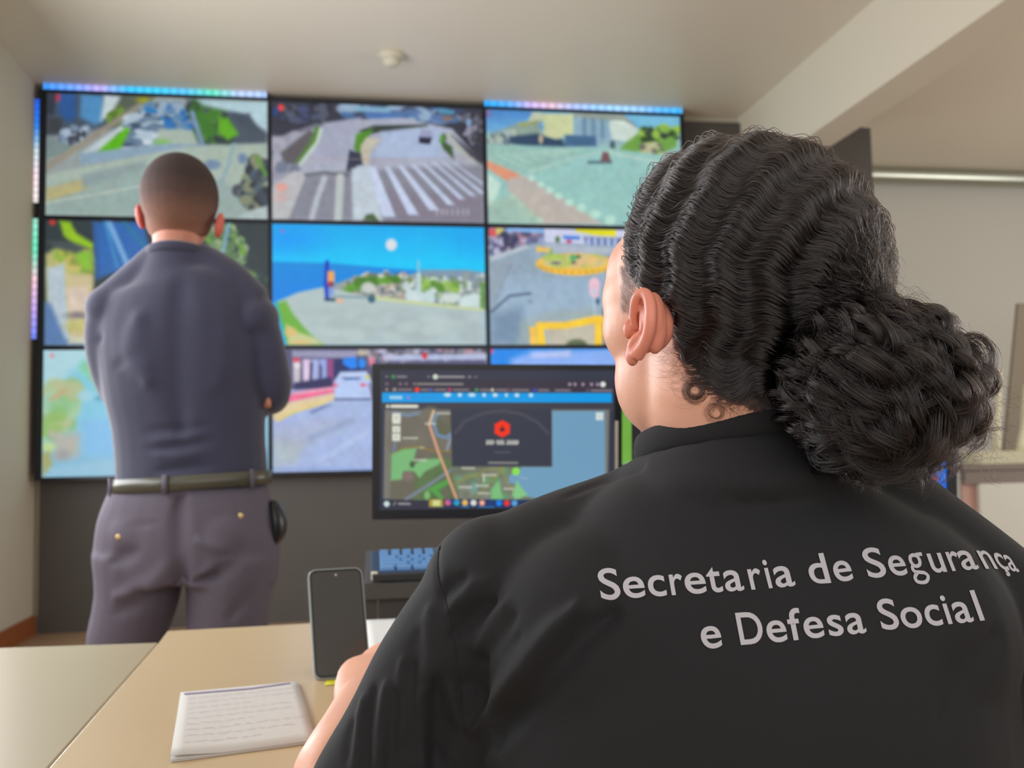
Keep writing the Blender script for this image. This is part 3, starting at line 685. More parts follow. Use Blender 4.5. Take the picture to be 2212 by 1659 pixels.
def led(name, a, b, cols, label, n):
    """strip of small lamps: a lit diffuser on a thin channel"""
    a = Vector(a); b = Vector(b); t = empty(name); tag(t, label, 'light strip')
    L = (b-a).length; vert = abs(b.z-a.z) > abs(b.x-a.x)
    W_ = 0.034
    if vert: c = [(a.x-W_/2, DW+0.03, a.z), (a.x+W_/2, DW+0.03, a.z), (a.x+W_/2, DW+0.03, b.z), (a.x-W_/2, DW+0.03, b.z)]
    else: c = [(a.x, DW+0.006, a.z+W_/2), (b.x, DW+0.006, a.z+W_/2), (b.x, DW+0.006, a.z-W_/2), (a.x, DW+0.006, a.z-W_/2)]

    def fn(p):
        T = p.Y if vert else p.X
        k = len(cols)-1; tt = np.clip(T, 0, .9999)*k; i0 = tt.astype(int); u = (tt-i0)[..., None]
        cc = np.array(cols, float); p.c = cc[i0]*(1-u)+cc[i0+1]*u
        d = 0.92+0.08*np.cos(T*n*2*math.pi); p.c = p.c*d[..., None]
    screen_mesh('lamp_strip', [(0, 0), (1, 0), (1, 1), (0, 1)], c, (1, 0, 0), (0, 0, 0), fn, t, thick=0.004, nx=8 if vert else 260, ny=200 if vert else 8, gain=1.5)
    if vert: span('channel', (a.x-W_/2, DW+0.035, b.z), (a.x+W_/2, DW+0.05, a.z), M_led_body, t)
    else: span('channel', (a.x, DW+0.011, a.z-W_/2), (b.x, DW+0.026, a.z+W_/2), M_led_body, t)


ZT = (TZ0+ZC)/2+0.003
led('led_strip', (TX0+0.02, 0, ZT), (TX0+TW-0.02, 0, ZT), [(60, 150, 250), (110, 160, 250), (190, 170, 240), (60, 190, 250), (60, 200, 240), (90, 190, 240), (100, 220, 190), (180, 200, 240), (170, 200, 250)], 'glowing blue and lilac light strip above the car park screen', 26)
led('led_strip', (TX0+2*TW+0.005, 0, ZT), (TX0+3*TW-0.01, 0, ZT), [(40, 170, 250), (80, 170, 250), (200, 180, 240), (225, 190, 210), (170, 190, 245), (150, 200, 250), (160, 210, 250), (150, 200, 250), (90, 180, 250), (60, 180, 250)], 'glowing blue and white light strip above the street corner screen', 24)
led('led_strip', (TX0-0.016, 0, TZ0-0.05), (TX0-0.016, 0, TZ0-TH+0.1), [(30, 90, 220), (40, 120, 220), (190, 210, 215), (240, 215, 225), (230, 225, 220)], 'upright light strip left of the car park screen, blue fading to white', 16)
led('led_strip', (TX0-0.016, 0, TZ0-TH-0.0), (TX0-0.016, 0, TZ0-2*TH+0.06), [(150, 220, 200), (100, 220, 180), (235, 195, 205), (190, 160, 230), (110, 130, 240)], 'upright light strip lower on the left, green fading to violet', 16)

# blue monitor far edge etc. are built with the desk
# ------------------------------------------------------------------ desks and things on them
DZ = 0.72
M_desk1 = mat('beige_laminate', (176, 164, 134), 0.35, var=0.03, scale=8)
M_desk2 = mat('warm_beige_laminate', (207, 184, 146), 0.33, var=0.03, scale=8)
M_metal_leg = mat('grey_leg_metal', (150, 150, 148), 0.4, metal=0.6)
M_dark_table = mat('dark_laminate', (70, 66, 62), 0.55, var=0.05, scale=6)


def slab(name, pts, ztop, th, m, parent):
    bm = bmesh.new()
    a = [bm.verts.new((p[0], p[1], ztop)) for p in pts]; b = [bm.verts.new((p[0], p[1], ztop-th)) for p in pts]
    bm.faces.new(a); bm.faces.new(b[::-1])
    for i in range(len(pts)):
        j = (i+1) % len(pts); bm.faces.new((a[i], b[i], b[j], a[j]))
    return bm_obj(name, bm, m, parent, bevel=0.0015)


def D(px, py): return on_plane(px, py, 2, DZ)


def Dz(px, z):
    """desk-plane point at column px and depth z"""
    p_ = P(px, 1500, z); q = P(px, 1400, z); t = (DZ-p_[2])/(q[2]-p_[2]); return p_+(q-p_)*t


s_far, s_near = D(343, 1388), D(105, 1659)
s_end = s_near+(s_near-s_far)*0.35
dk = empty('office_desk'); tag(dk, 'pale beige desk at the left, its top separated by a slanting joint', 'desk')
gap = 0.0015
gx = np.array([gap, 0, 0])
slab('desktop', [D(-260, 1408), s_far-gx, s_end-gx, Dz(-900, 0.75)], DZ, 0.025, M_desk1, dk)
for q in (D(-230, 1440), D(250, 1430), s_end+np.array([-0.06, 0.08, 0]), Dz(-800, 0.80)):
    span('leg', (q[0]-0.02, q[1]-0.02, 0), (q[0]+0.02, q[1]+0.02, DZ-0.025), M_metal_leg, dk)
dk = empty('office_desk'); tag(dk, 'warm beige desk carrying the phone and the folded notes', 'desk')
fr = D(870, 1335); fd = fr-D(362, 1362)
far_r = fr+fd*2.6
slab('desktop', [s_far, D(362, 1363), far_r, Dz(2300, 1.12), Dz(1200, 1.02), Dz(760, 0.955), Dz(640, 0.86), Dz(560, 0.70), s_end], DZ, 0.025, M_desk2, dk)
for q in (D(420, 1400), far_r+np.array([-0.1, -0.1, 0]), Dz(2200, 1.2), Dz(620, 0.95)):
    span('leg', (q[0]-0.02, q[1]-0.02, 0), (q[0]+0.02, q[1]+0.02, DZ-0.025), M_metal_leg, dk)

# folded handwritten notes
M_paper = mat('paper', (206, 203, 198), 0.8)
M_ink = mat('faint_ink', (186, 182, 188), 0.8)
M_violet = mat('violet_ink', (140, 125, 165), 0.8)
nt_ = empty('folded_notes'); tag(nt_, 'folded white sheets with faint handwriting lying on the warm beige desk', 'paper')
pc = [D(390, 1502), D(643, 1478), D(683, 1606), D(368, 1648)]


def sheet(name, c, z0, lift, m, parent, nx=14, ny=10, th=0.0007):
    u, v = np.meshgrid(np.linspace(0, 1, nx), np.linspace(0, 1, ny))
    c = [np.array([k[0], k[1], 0.0]) for k in c]
    V = c[0]*((1-u)*(1-v))[..., None]+c[1]*(u*(1-v))[..., None]+c[2]*(u*v)[..., None]+c[3]*((1-u)*v)[..., None]
    V[..., 2] = z0+lift(u, v); V = V.reshape(-1, 3); I = np.arange(nx*ny).reshape(ny, nx)
    F = np.stack([I[:-1, :-1], I[1:, :-1], I[1:, 1:], I[:-1, 1:]], -1).reshape(-1, 4).tolist()
    o = mesh_obj(name, V, F, m, parent); s_ = o.modifiers.new('s', 'SOLIDIFY'); s_.thickness = th; s_.offset = -1
    return o


lift_a = lambda u, v: 0.0012+0.0*u
lift_b = lambda u, v: 0.0035+0.004*np.clip(0.35-u, 0, 1)*np.clip(v-0.3, 0, 1)*4+0.0015*np.sin(v*3)*u
sheet('bottom_sheet', pc, DZ, lift_a, M_paper, nt_)
sheet('middle_sheet', pc, DZ, lambda u, v: 0.0024+0.002*np.clip(0.3-u, 0, 1)*v, M_paper, nt_)
top = sheet('top_sheet', pc, DZ, lift_b, M_paper, nt_)
rng = np.random.default_rng(3)
V = []; F = []
C3 = [np.array([k[0], k[1], 0.0]) for k in pc]


def on_sheet(u, v, e=0.0006):
    q = C3[0]*((1-u)*(1-v))+C3[1]*(u*(1-v))+C3[2]*(u*v)+C3[3]*((1-u)*v); q[2] = DZ+float(lift_b(np.array(u), np.array(v)))+e; return q


def ink(path, w_, V, F):
    for i in range(len(path)-1):
        (u0, v0), (u1, v1) = path[i], path[i+1]; k = len(V)
        V += [on_sheet(u0, v0-w_), on_sheet(u0, v0+w_), on_sheet(u1, v1+w_), on_sheet(u1, v1-w_)]; F.append((k, k+1, k+2, k+3))


for row in range(9):
    v0 = 0.14+row*0.088; u = 0.08
    while u < 0.9-0.3*(row % 3 == 2):
        L = rng.uniform(0.04, 0.10); n = int(L/0.007)
        ink([(u+L*t/n, v0+rng.uniform(-0.014, 0.014)) for t in range(n+1)], 0.0022, V, F); u += L+0.025
mesh_obj('handwriting', V, F, M_ink, nt_, smooth=False)
V = []; F = []; ink([(0.03, 0.045), (0.3, 0.055), (0.6, 0.065), (0.93, 0.03)], 0.012, V, F); mesh_obj('violet_line', V, F, M_violet, nt_, smooth=False)

# blank white sheet beside the phone
pp = empty('paper_sheet'); tag(pp, 'blank white sheet on the desk just right of the phone', 'paper')
M_bright = mat('bright_paper', (226, 228, 226), 0.7)
sheet('sheet', [D(786, 1342), D(1020, 1332), D(1060, 1440), D(802, 1452)], DZ, lambda u, v: 0.002+0*u, M_bright, pp)

# phone leaning on its stand
ph = empty('mobile_phone'); tag(ph, 'dark mobile phone in a clear case propped upright on the desk', 'phone')
M_glass = mat('phone_glass', (70, 68, 65), 0.12, spec=0.6)
M_case = mat('clear_case_edge', (150, 158, 156), 0.25)
M_phone_b = mat('phone_body', (30, 30, 32), 0.3)
bc = (Dz(684, 1.240)+Dz(797, 1.262))/2
c_bl = Dz(682, 1.240); c_br = Dz(797, 1.262)
xa = (c_br-c_bl); wph = 0.070; xa /= np.linalg.norm(xa)
tgt = P(724, 1229, 1.315); ya = tgt-bc; ya -= xa*(ya@xa)*0.35; hph = np.linalg.norm(ya); ya /= hph
xa = xa-ya*(xa@ya); xa /= np.linalg.norm(xa); za = np.cross(xa, ya)   # towards camera
MP = Matrix((xa, ya, za)).transposed()
pc0 = bc+ya*(hph/2)+np.array([0, 0, 0.001])


def rrect(w_, h_, r, n=6):
    o = []
    for cx, cy, a0 in ((w_/2-r, h_/2-r, 0), (-w_/2+r, h_/2-r, 90), (-w_/2+r, -h_/2+r, 180), (w_/2-r, -h_/2+r, 270)):
        for k in range(n+1):
            a = math.radians(a0+90*k/n); o.append((cx+r*math.cos(a), cy+r*math.sin(a)))
    return o


def prism(name, outline, z0, z1, c, M, m, parent, bevel=0.0):
    bm = bmesh.new()
    a = [bm.verts.new(M @ Vector((x, y, z1))+Vector(c)) for x, y in outline]; b = [bm.verts.new(M @ Vector((x, y, z0))+Vector(c)) for x, y in outline]
    bm.faces.new(a); bm.faces.new(b[::-1])
    for i in range(len(a)):
        j = (i+1) % len(a); bm.faces.new((a[i], b[i], b[j], a[j]))
    return bm_obj(name, bm, m, parent, bevel=bevel)


prism('case', rrect(wph+0.002, hph, 0.010), -0.0095, 0.0, pc0, MP, M_case, ph, bevel=0.001)
prism('body', rrect(wph-0.002, hph-0.004, 0.009), -0.002, 0.0008, pc0, MP, M_phone_b, ph)
prism('screen', rrect(wph-0.006, hph-0.010, 0.007), 0.0008, 0.0012, pc0, MP, M_glass, ph)
M_lens = mat('lens_ring', (190, 185, 175), 0.2)
prism('front_camera', [(0.0016*math.cos(a), 0.0016*math.sin(a)) for a in np.linspace(0, 2*math.pi, 13)[:-1]], 0.0012, 0.0015, pc0+ya*(hph/2-0.0095), MP, M_lens, ph)
st = empty('phone_stand'); tag(st, 'small dark block propping the phone up from behind', 'phone stand')
bb_ = pc0-za*0.034+ya*(-0.025)
hs = 0.07; bc2 = np.array([bb_[0], bb_[1], 0])
zh = za.copy(); zh[2] = 0; zh /= np.linalg.norm(zh); xh = np.cross(np.array([0, 0, 1.0]), zh)*1.0
MH = Matrix((xh, zh, (0, 0, 1))).transposed()
q = pc0-za*0.0105; lean = np.array([q[0], q[1], 0])
top_pt = pc0-za*0.0103+ya*(-hph/2+0.075)
bot_pt = pc0-za*0.0103+ya*(-hph/2+0.006)
bm = bmesh.new(); vs = []
for sx in (-0.02, 0.02):
    for p_ in ((bot_pt[0], bot_pt[1], DZ+0.0005), (top_pt[0], top_pt[1], top_pt[2]), (top_pt[0]-zh[0]*0.012, top_pt[1]-zh[1]*0.012, top_pt[2]), (top_pt[0]-zh[0]*0.05, top_pt[1]-zh[1]*0.05, DZ+0.0005)):
        vs.append(bm.verts.new((p_[0]+xh[0]*sx-zh[0]*0.002, p_[1]+xh[1]*sx-zh[1]*0.002, p_[2])))
for f_ in ((0, 1, 2, 3), (7, 6, 5, 4), (0, 4, 5, 1), (1, 5, 6, 2), (2, 6, 7, 3), (3, 7, 4, 0)): bm.faces.new([vs[i] for i in f_])
bm_obj('wedge', bm, M_phone_b, st)
M_note = mat('yellow_green_note', (205, 200, 10), 0.7)
sn = empty('sticky_note'); tag(sn, 'small yellow-green sticky note at the foot of the phone', 'sticky note')
sheet('note', [D(706, 1471), D(775, 1466), D(780, 1477), D(700, 1482)], DZ, lambda u, v: 0.0012+0*u, M_note, sn, nx=4, ny=3, th=0.0005)

# dark table behind, with keyboard and monitor
TZ_ = 0.775


def Tz(px, z, zz=TZ_):
    p_ = P(px, 1300, z); q = P(px, 1200, z); t = (zz-p_[2])/(q[2]-p_[2]); return p_+(q-p_)*t


tb = empty('dark_table'); tag(tb, 'dark grey table behind the beige desk carrying keyboard and monitor', 'table')
A_ = Tz(787, 1.76); _a = math.radians(8.2); _h = np.array([CF[0], CF[1], 0])/np.hypot(CF[0], CF[1]); _g = np.array([_h[1], -_h[0], 0]); yd = _h*math.cos(_a)-_g*math.sin(_a); xd = np.array([yd[1], -yd[0], 0])
tc_ = [A_, A_+xd*1.05, A_+xd*1.05+yd*0.62, A_+yd*0.62]
slab('tabletop', tc_, TZ_, 0.03, M_dark_table, tb)
MT = Matrix((xd, yd, (0, 0, 1))).transposed()
boxo('front_panel', (A_+xd*0.525+yd*0.03+np.array([0, 0, -TZ_/2-0.015])), (1.0, 0.02, TZ_-0.032), M_dark_table, tb, M=MT)
for sx in (0.012, 1.038):
    boxo('side_panel', (A_+xd*sx+yd*0.31+np.array([0, 0, -TZ_/2-0.015])), (0.02, 0.58, TZ_-0.032), M_dark_table, tb, M=MT)

# keyboard
kb = empty('keyboard'); tag(kb, 'black keyboard with blue lit keys at the edge of the dark table', 'keyboard')
M_kbody = mat('keyboard_body', (44, 66, 98), 0.4); M_kfront = mat('keyboard_front', (24, 24, 24), 0.3)
M_key = mat('blue_lit_keycap', (104, 146, 190), 0.5, emit=(40, 90, 150), estr=0.35)  # blue light on the keys is put into base colour and emission
KW, KD = 0.46, 0.145
K0 = Tz(797, 1.755, TZ_)+yd*0.006+xd*0.004
tilt = math.atan(0.026/KD)
ky = yd*math.cos(tilt)+np.array([0, 0, math.sin(tilt)]); kz = np.cross(xd, ky)
MK = Matrix((xd, ky, kz)).transposed()
Kc = K0+xd*KW/2+ky*KD/2+np.array([0, 0, 0.011])
boxo('body', Kc, (KW, KD, 0.014), M_kbody, kb, M=MK, bevel=0.003)
boxo('front_edge', Kc-ky*(KD/2+0.0025)-kz*0.001, (KW-0.004, 0.006, 0.015), M_kfront, kb, M=MK, bevel=0.002)
boxo('foot', K0+xd*0.03+yd*(KD-0.012)+np.array([0, 0, 0.013]), (0.02, 0.008, 0.026), M_kfront, kb, M=MT)
boxo('foot', K0+xd*(KW-0.03)+yd*(KD-0.012)+np.array([0, 0, 0.013]), (0.02, 0.008, 0.026), M_kfront, kb, M=MT)
boxo('corner_cap', Kc-xd*(KW/2-0.006)-ky*(KD/2-0.001)+kz*0.001, (0.012, 0.010, 0.015), M_white, kb, M=MK, bevel=0.002)
key_me = None; pitch = 0.0215
rows = [[1.0]*20, [1.0]*20, [1.6]+[1.0]*17, [1.9]+[1.0]*17, [2.5]+[1.0]*16, [1.4, 1.4, 1.4, 6.5, 1.4, 1.4, 1.4, 1.4, 1.4]]
kd = (KD-0.022)/6
nk = 0
for ri, row in enumerate(rows):
    x = 0.014
    for wk in row:
        if x+wk*pitch > KW-0.01: break
        cx = x+wk*pitch/2; cy = KD-0.011-(ri+0.5)*kd
        c_ = Kc+xd*(cx-KW/2)+ky*(cy-KD/2)+kz*0.0095
        bm = bmesh.new(); wx, wy = wk*pitch-0.004, kd-0.004
        vs = []
        for z_, s_ in ((-0.0035, 1.0), (0.0035, 0.84)):
            for dx, dy in ((-1, -1), (1, -1), (1, 1), (-1, 1)):
                vs.append(bm.verts.new(MK @ Vector((dx*(wx/2-(0 if s_ == 1 else 0.0016)), dy*(wy/2-(0 if s_ == 1 else 0.0016)), z_))+Vector(c_)))
        bm.faces.new(vs[:4][::-1]); bm.faces.new(vs[4:])
        for i in range(4): bm.faces.new((vs[i], vs[(i+1) % 4], vs[4+(i+1) % 4], vs[4+i]))
        if nk < 96: bm_obj('key', bm, M_key, kb)
        else: bm.free()
        nk += 1; x += wk*pitch


def pic_map(p):
    p.poly([(0, 0), (2300, 0), (2300, 1400), (0, 1400)], (50, 54, 70), 5)
    p.poly([(140, 220), (1890, 215), (1890, 262), (140, 262)], (58, 50, 64), 6)
    p.poly([(140, 170), (1890, 165), (1890, 215), (140, 222)], (54, 50, 64), 6)

    def txt(x0, x1, y, col, al=.7, h=16, dot=None):
        x = x0
        while x < x1: p.line([(x, y), (x+9, y)], h, col, 5, al); x += 15
        if dot: p.ell(x0-28, y, 14, 14, dot, 5)
    g = (150, 140, 144)
    txt(250, 320, 147, g, dot=(60, 150, 80)); txt(560, 745, 147, (170, 165, 160), dot=(210, 220, 205))
    for x in (175, 485, 790, 835): p.line([(x-9, 147), (x+9, 147)], 7, g, 4)
    p.ell(790, 147, 8, 8, g, 4)
    p.ell(535, 147, 20, 20, (205, 214, 200), 5)
    for x in (176, 275, 318, 378): p.ell(x, 202, 13, 12, (120, 100, 118), 5)
    txt(400, 735, 202, (150, 146, 140), .7)
    for x in (1550, 1590, 1652, 1718, 1765): p.ell(x, 200, 13, 13, (160, 140, 160), 5)
    p.ell(1806, 200, 21, 21, (225, 230, 225), 5)
    for x0, x1, c in ((260, 365, (150, 146, 140)), (430, 480, (220, 60, 50)), (530, 620, (80, 90, 170)), (670, 790, (190, 60, 110)), (870, 935, (60, 150, 90)), (990, 1070, (190, 190, 170)), (1110, 1245, (110, 80, 90)), (1310, 1395, (60, 70, 190)), (1440, 1560, (58, 50, 64)), (1715, 1870, (90, 80, 90))):
        txt(x0, x1, 246, g, .6, dot=c)
    p.ell(398, 246, 18, 18, (240, 60, 40), 5); p.ell(175, 246, 11, 11, g, 5)
    p.poly([(140, 268), (1876, 264), (1880, 338), (140, 346)], (0, 155, 232), 6)
    for x, r in ((625, 28), (718, 16), (808, 28), (900, 14), (983, 20), (1068, 11), (1148, 18), (1255, 16)): p.ell(x, 284, r, 15, (205, 226, 240), 6)
    for k in range(5): p.ell(205+k*19, 306, 9, 14, (190, 215, 230), 5)
    p.ell(334, 306, 9, 12, (200, 110, 200), 5)
    for x in (378, 450, 512): p.line([(x-14, 304), (x+14, 304)], 7, (60, 130, 200), 4)
    p.poly([(140, 346), (1890, 338), (1890, 395), (140, 402)], (62, 62, 72), 6)
    p.ell(182, 374, 14, 14, (200, 200, 190), 5); txt(210, 395, 373, (225, 225, 210), .9, 24)
    p.poly([(160, 400), (1860, 390), (1860, 1090), (150, 1080)], (122, 120, 112), 8)
    m0 = [(205, 410), (1420, 410), (1430, 1085), (200, 1080)]
    p.poly(m0, (106, 104, 88), 8)
    p.blobs([(210, 420), (650, 420), (650, 700), (210, 700)], [(112, 108, 96), (98, 100, 82), (118, 112, 100)], 30, 60, 20)
    p.blobs([(380, 820), (700, 780), (680, 1080), (380, 1080)], [(84, 110, 66), (94, 118, 78)], 26, 50, 20)
    p.line([(230, 425), (330, 440), (410, 425)], 30, (120, 136, 156), 8)
    p.line([(545, 430), (520, 500), (550, 590), (620, 610), (655, 580)], 26, (110, 138, 168), 6)
    p.line([(655, 600), (625, 700)], 20, (140, 152, 170), 8); p.line([(240, 640), (225, 720)], 20, (110, 130, 150), 8)
    p.line([(210, 745), (300, 690), (400, 680), (520, 708), (655, 715)], 9, (150, 124, 50), 5)
    p.poly([(210, 740), (300, 700), (400, 690), (385, 740), (370, 820), (440, 775), (580, 770), (570, 810), (460, 870), (420, 920), (380, 870), (300, 870), (290, 930), (205, 940)], (122, 184, 120), 10)
    p.ell(365, 815, 18, 24, (70, 90, 60), 8); p.ell(340, 905, 40, 36, (132, 112, 110), 20)
    p.line([(320, 1080), (460, 990), (670, 845)], 24, (122, 132, 148), 7)
    p.poly([(480, 1000), (640, 920), (640, 960), (560, 1010), (610, 1080), (580, 1080)], (84, 160, 76), 10); p.ell(478, 1050, 22, 34, (124, 184, 110), 8)
    p.poly([(670, 840), (1420, 820), (1430, 1080), (720, 1080), (660, 900)], (112, 122, 100), 10)
    p.blobs([(680, 850), (1160, 840), (1200, 1080), (740, 1080)], [(120, 130, 108), (104, 112, 96), (100, 160, 110), (134, 136, 124)], 60, 34, 14, .7)
    for path in ([(680, 960), (930, 850), (1060, 840)], [(840, 1070), (1010, 890), (1040, 840)], [(1040, 840), (1080, 950), (1130, 1000)], [(760, 900), (1000, 900)]): p.line(path, 9, (150, 140, 70), 5, .9)
    p.poly([(960, 1000), (1020, 930), (1055, 1080), (960, 1080)], (122, 190, 124), 10); p.ell(830, 990, 26, 40, (110, 160, 150), 16)
    p.line([(520, 410), (490, 510), (560, 720), (700, 1075)], 20, (218, 160, 130), 6); p.line([(525, 410), (495, 500)], 16, (206, 186, 150), 6)
    for x, y, w_ in ((600, 425, 46), (350, 615, 50), (425, 782, 42), (785, 840, 44), (945, 890, 50), (765, 985, 44), (890, 973, 44), (905, 1030, 42), (1095, 995, 34), (500, 505, 34)): p.line([(x-w_, y), (x+w_, y)], 15, (205, 205, 195), 7, .8)
    p.line([(905, 890), (905, 940)], 14, (196, 200, 184), 6); p.ell(435, 686, 22, 8, (180, 170, 120), 5)
    p.poly([(1100, 890), (1090, 950), (1150, 960), (1230, 1050), (1500, 1100), (1845, 1100), (1825, 400), (1415, 402), (1420, 826), (1200, 826)], (112, 158, 190), 8)
    p.poly([(1160, 930), (1180, 970), (1240, 1040), (1150, 1080), (1120, 1040)], (132, 200, 134), 10); p.ell(1148, 862, 30, 30, (140, 226, 80), 6); p.line([(1175, 905), (1235, 915)], 10, (170, 180, 200), 6, .6)
    for y in (455, 478, 550, 607): p.poly([(216, y-30), (276, y-30), (276, y+30), (216, y+30)], (218, 222, 208), 6)
    p.line([(216, 518), (276, 518)], 6, (110, 108, 96), 4); p.line([(216, 577), (276, 577)], 6, (110, 108, 96), 4)
    for y in (460, 550, 607): p.ell(246, y, 9, 9, (180, 184, 170), 4)
    p.poly([(1757, 412), (1812, 412), (1812, 468), (1757, 468)], (222, 230, 224), 6); p.ell(1785, 440, 13, 13, (196, 206, 196), 5)
    p.poly([(648, 385), (1414, 385), (1424, 822), (664, 828)], (54, 58, 72), 6)
    p.line([(690, 570), (760, 480), (900, 420), (1040, 402), (1180, 425), (1310, 490), (1390, 570)], 22, (82, 82, 92), 9, .7)
    p.poly([(1040, 474), (1098, 505), (1098, 574), (1040, 606), (982, 574), (982, 505)], (250, 50, 20), 6)
    p.ell(1040, 545, 20, 16, (70, 40, 50), 5); p.line([(1040, 515), (1040, 545)], 7, (90, 40, 40), 4)
    for k in range(16):
        if k in (4, 9): continue
        p.line([(926+k*15.4, 628), (926+k*15.4, 655)], 9, (222, 222, 208), 4, .9); p.line([(922+k*15.4, 641 if k % 2 else 655), (932+k*15.4, 641 if k % 2 else 655)], 7, (222, 222, 208), 4, .9)
    txt(985, 1100, 717, (84, 84, 98), .8, 14); txt(940, 1155, 798, (150, 148, 146), .8, 14)
    p.poly([(140, 1090), (1890, 1080), (1890, 1150), (140, 1150)], (52, 52, 66), 6)
    p.poly([(490, 1078), (1890, 1074), (1890, 1140), (490, 1140)], (30, 50, 96), 8)
    p.poly([(140, 1090), (200, 1090), (200, 1145), (140, 1145)], (32, 46, 76), 8); p.ell(176, 1118, 22, 22, (210, 226, 220), 6)
    p.line([(228, 1125), (240, 1105)], 8, (170, 160, 160), 5); txt(265, 350, 1116, (160, 155, 155), .8)
    p.poly([(492, 1080), (596, 1078), (600, 1135), (492, 1137)], (176, 156, 50), 8); p.poly([(520, 1086), (576, 1086), (576, 1130), (520, 1130)], (210, 220, 150), 8)
    for x, c in ((634, (226, 100, 120)), (700, (40, 170, 190)), (763, (236, 184, 96)), (828, (226, 222, 214)), (893, (230, 140, 110)), (957, (24, 60, 120)), (1022, (0, 130, 236)), (1082, (236, 50, 50)), (1140, (90, 160, 220))):
        p.ell(x, 1103, 23, 23, c, 6)
        if x in (763, 893, 957): p.line([(x-28, 1133), (x+28, 1133)], 6, (30, 160, 220), 4)
    p.ell(893, 1103, 9, 9, (240, 230, 220), 5); p.ell(640, 1096, 9, 9, (120, 90, 220), 5); p.ell(693, 1096, 10, 10, (30, 120, 230), 5)


def monitor(label, z, quad, imgq, crop, base, fn, tilt_px, tablez, nm='monitor'):
    """desk monitor: quad = its front outline TL,TR,BR,BL (pixel, depth z list)"""
    t = empty('computer_monitor'); tag(t, label, 'monitor')
    tl, tr, br, bl = [np.asarray(q) for q in quad]
    xa_ = tr-tl; w_ = np.linalg.norm(xa_); xa_ /= w_; ya_ = tl-bl; ya_ -= xa_*(ya_@xa_); h_ = np.linalg.norm(ya_); ya_ /= h_; n = np.cross(xa_, ya_)
    c = (tl+tr+br+bl)/4; M = Matrix((xa_, ya_, n)).transposed()
    bt, bs, bb = 0.012, 0.016, 0.020
    bm = bmesh.new()
    for (x0, y0, x1, y1) in ((-w_/2, -h_/2, -w_/2+bs, h_/2), (w_/2-bs, -h_/2, w_/2, h_/2), (-w_/2+bs, h_/2-bt, w_/2-bs, h_/2), (-w_/2+bs, -h_/2, w_/2-bs, -h_/2+bb)):
        box(bm, Vector(c)+M @ Vector(((x0+x1)/2, (y0+y1)/2, -0.008)), (x1-x0, y1-y0, 0.016), M)
    bm_obj('bezel', bm, M_black, t)
    boxo('back_cover', Vector(c)+M @ Vector((0, 0, -0.025)), (w_-0.002, h_-0.002, 0.018), M_silver, t, M=M, bevel=0.006)
    cs = [c+xa_*sx*(w_/2-bs)+ya_*sy - n*0.003 for sx, sy in ((-1, h_/2-bt), (1, h_/2-bt), (1, -h_/2+bb), (-1, -h_/2+bb))]
    screen_mesh('screen', imgq, cs, crop, base, fn, t, thick=0.006, nx=330, ny=200)
    nh = np.array([n[0], n[1], 0]); nh /= np.linalg.norm(nh); xh_ = np.array([xa_[0], xa_[1], 0]); xh_ /= np.linalg.norm(xh_)
    MM = Matrix((xh_, nh, (0, 0, 1))).transposed()
    foot = c-nh*0.06; zb = tablez
    boxo('stand_neck', (foot[0], foot[1], (zb+0.01+c[2])/2), (0.05, 0.02, c[2]-zb-0.01), M_black, t, M=MM, bevel=0.002)
    boxo('mount', (foot[0]+nh[0]*0.018, foot[1]+nh[1]*0.018, c[2]-0.03), (0.08, 0.022, 0.08), M_black, t, M=MM)
    boxo('stand_base', (foot[0]+nh[0]*0.03, foot[1]+nh[1]*0.03, zb+0.006), (0.22, 0.17, 0.011), M_black, t, M=MM, bevel=0.003)
    return t, c, M, w_, h_


M_silver = mat('silver_plastic', (120, 124, 130), 0.35, metal=0.3)
mq = [P(802, 787, 2.07), P(1342, 789, 2.13), P(1353, 1112, 2.13), P(798, 1124, 2.07)]
mt_, mc, MM_, mw, mh = monitor('wide computer monitor showing a dark browser window with a map', 2.1, mq, [(816, 797), (1328, 797), (1334, 1095), (816, 1107)], (3.456, 780, 770), (50, 54, 70), pic_map, 0, TZ_)
# narrow pale strip laid on its right bezel
bm = bmesh.new(); box(bm, Vector(mc)+MM_ @ Vector((mw/2-0.0125, -0.02, 0.0015)), (0.006, 0.125, 0.003), MM_); bm_obj('pale_strip', bm, M_white, mt_)


def pic_blue(p):
    p.poly([(0, 0), (3000, 0), (3000, 2000), (0, 2000)], (20, 70, 210), 5)
    p.poly([(1300, 700), (1440, 700), (1440, 1200), (1300, 1200)], (10, 110, 225), 8)
    for y in (800, 860, 925, 962): p.ell(1382, y, 9, 8, (220, 220, 240), 4)
    p.poly([(2034, 700), (2070, 700), (2070, 1200), (2034, 1200)], (10, 110, 235), 5)
    p.poly([(1700, 850), (2032, 850), (2032, 1100), (1700, 1100)], (40, 50, 150), 12)
    for x, y, r in ((2020, 996, 12), (2008, 1020, 9), (2035, 1050, 9), (1990, 985, 10), (2015, 975, 8), (1900, 1000, 20), (1800, 960, 24)): p.ell(x, y, r, r*.7, (226, 70, 90), 4)
    p.ell(2040, 975, 14, 8, (60, 110, 240), 5); p.ell(2010, 965, 8, 5, (190, 170, 230), 4)


bq = [P(1364, 700, 1.68), P(2066, 690, 1.62), P(2066, 1092, 1.62), P(1364, 1086, 1.68)]
monitor('monitor with a bright blue screen mostly hidden behind the seated person', 1.65, bq, [(1367, 715), (2062, 705), (2062, 1080), (1367, 1075)], (1, 0, 0), (20, 70, 210), pic_blue, 0, DZ)

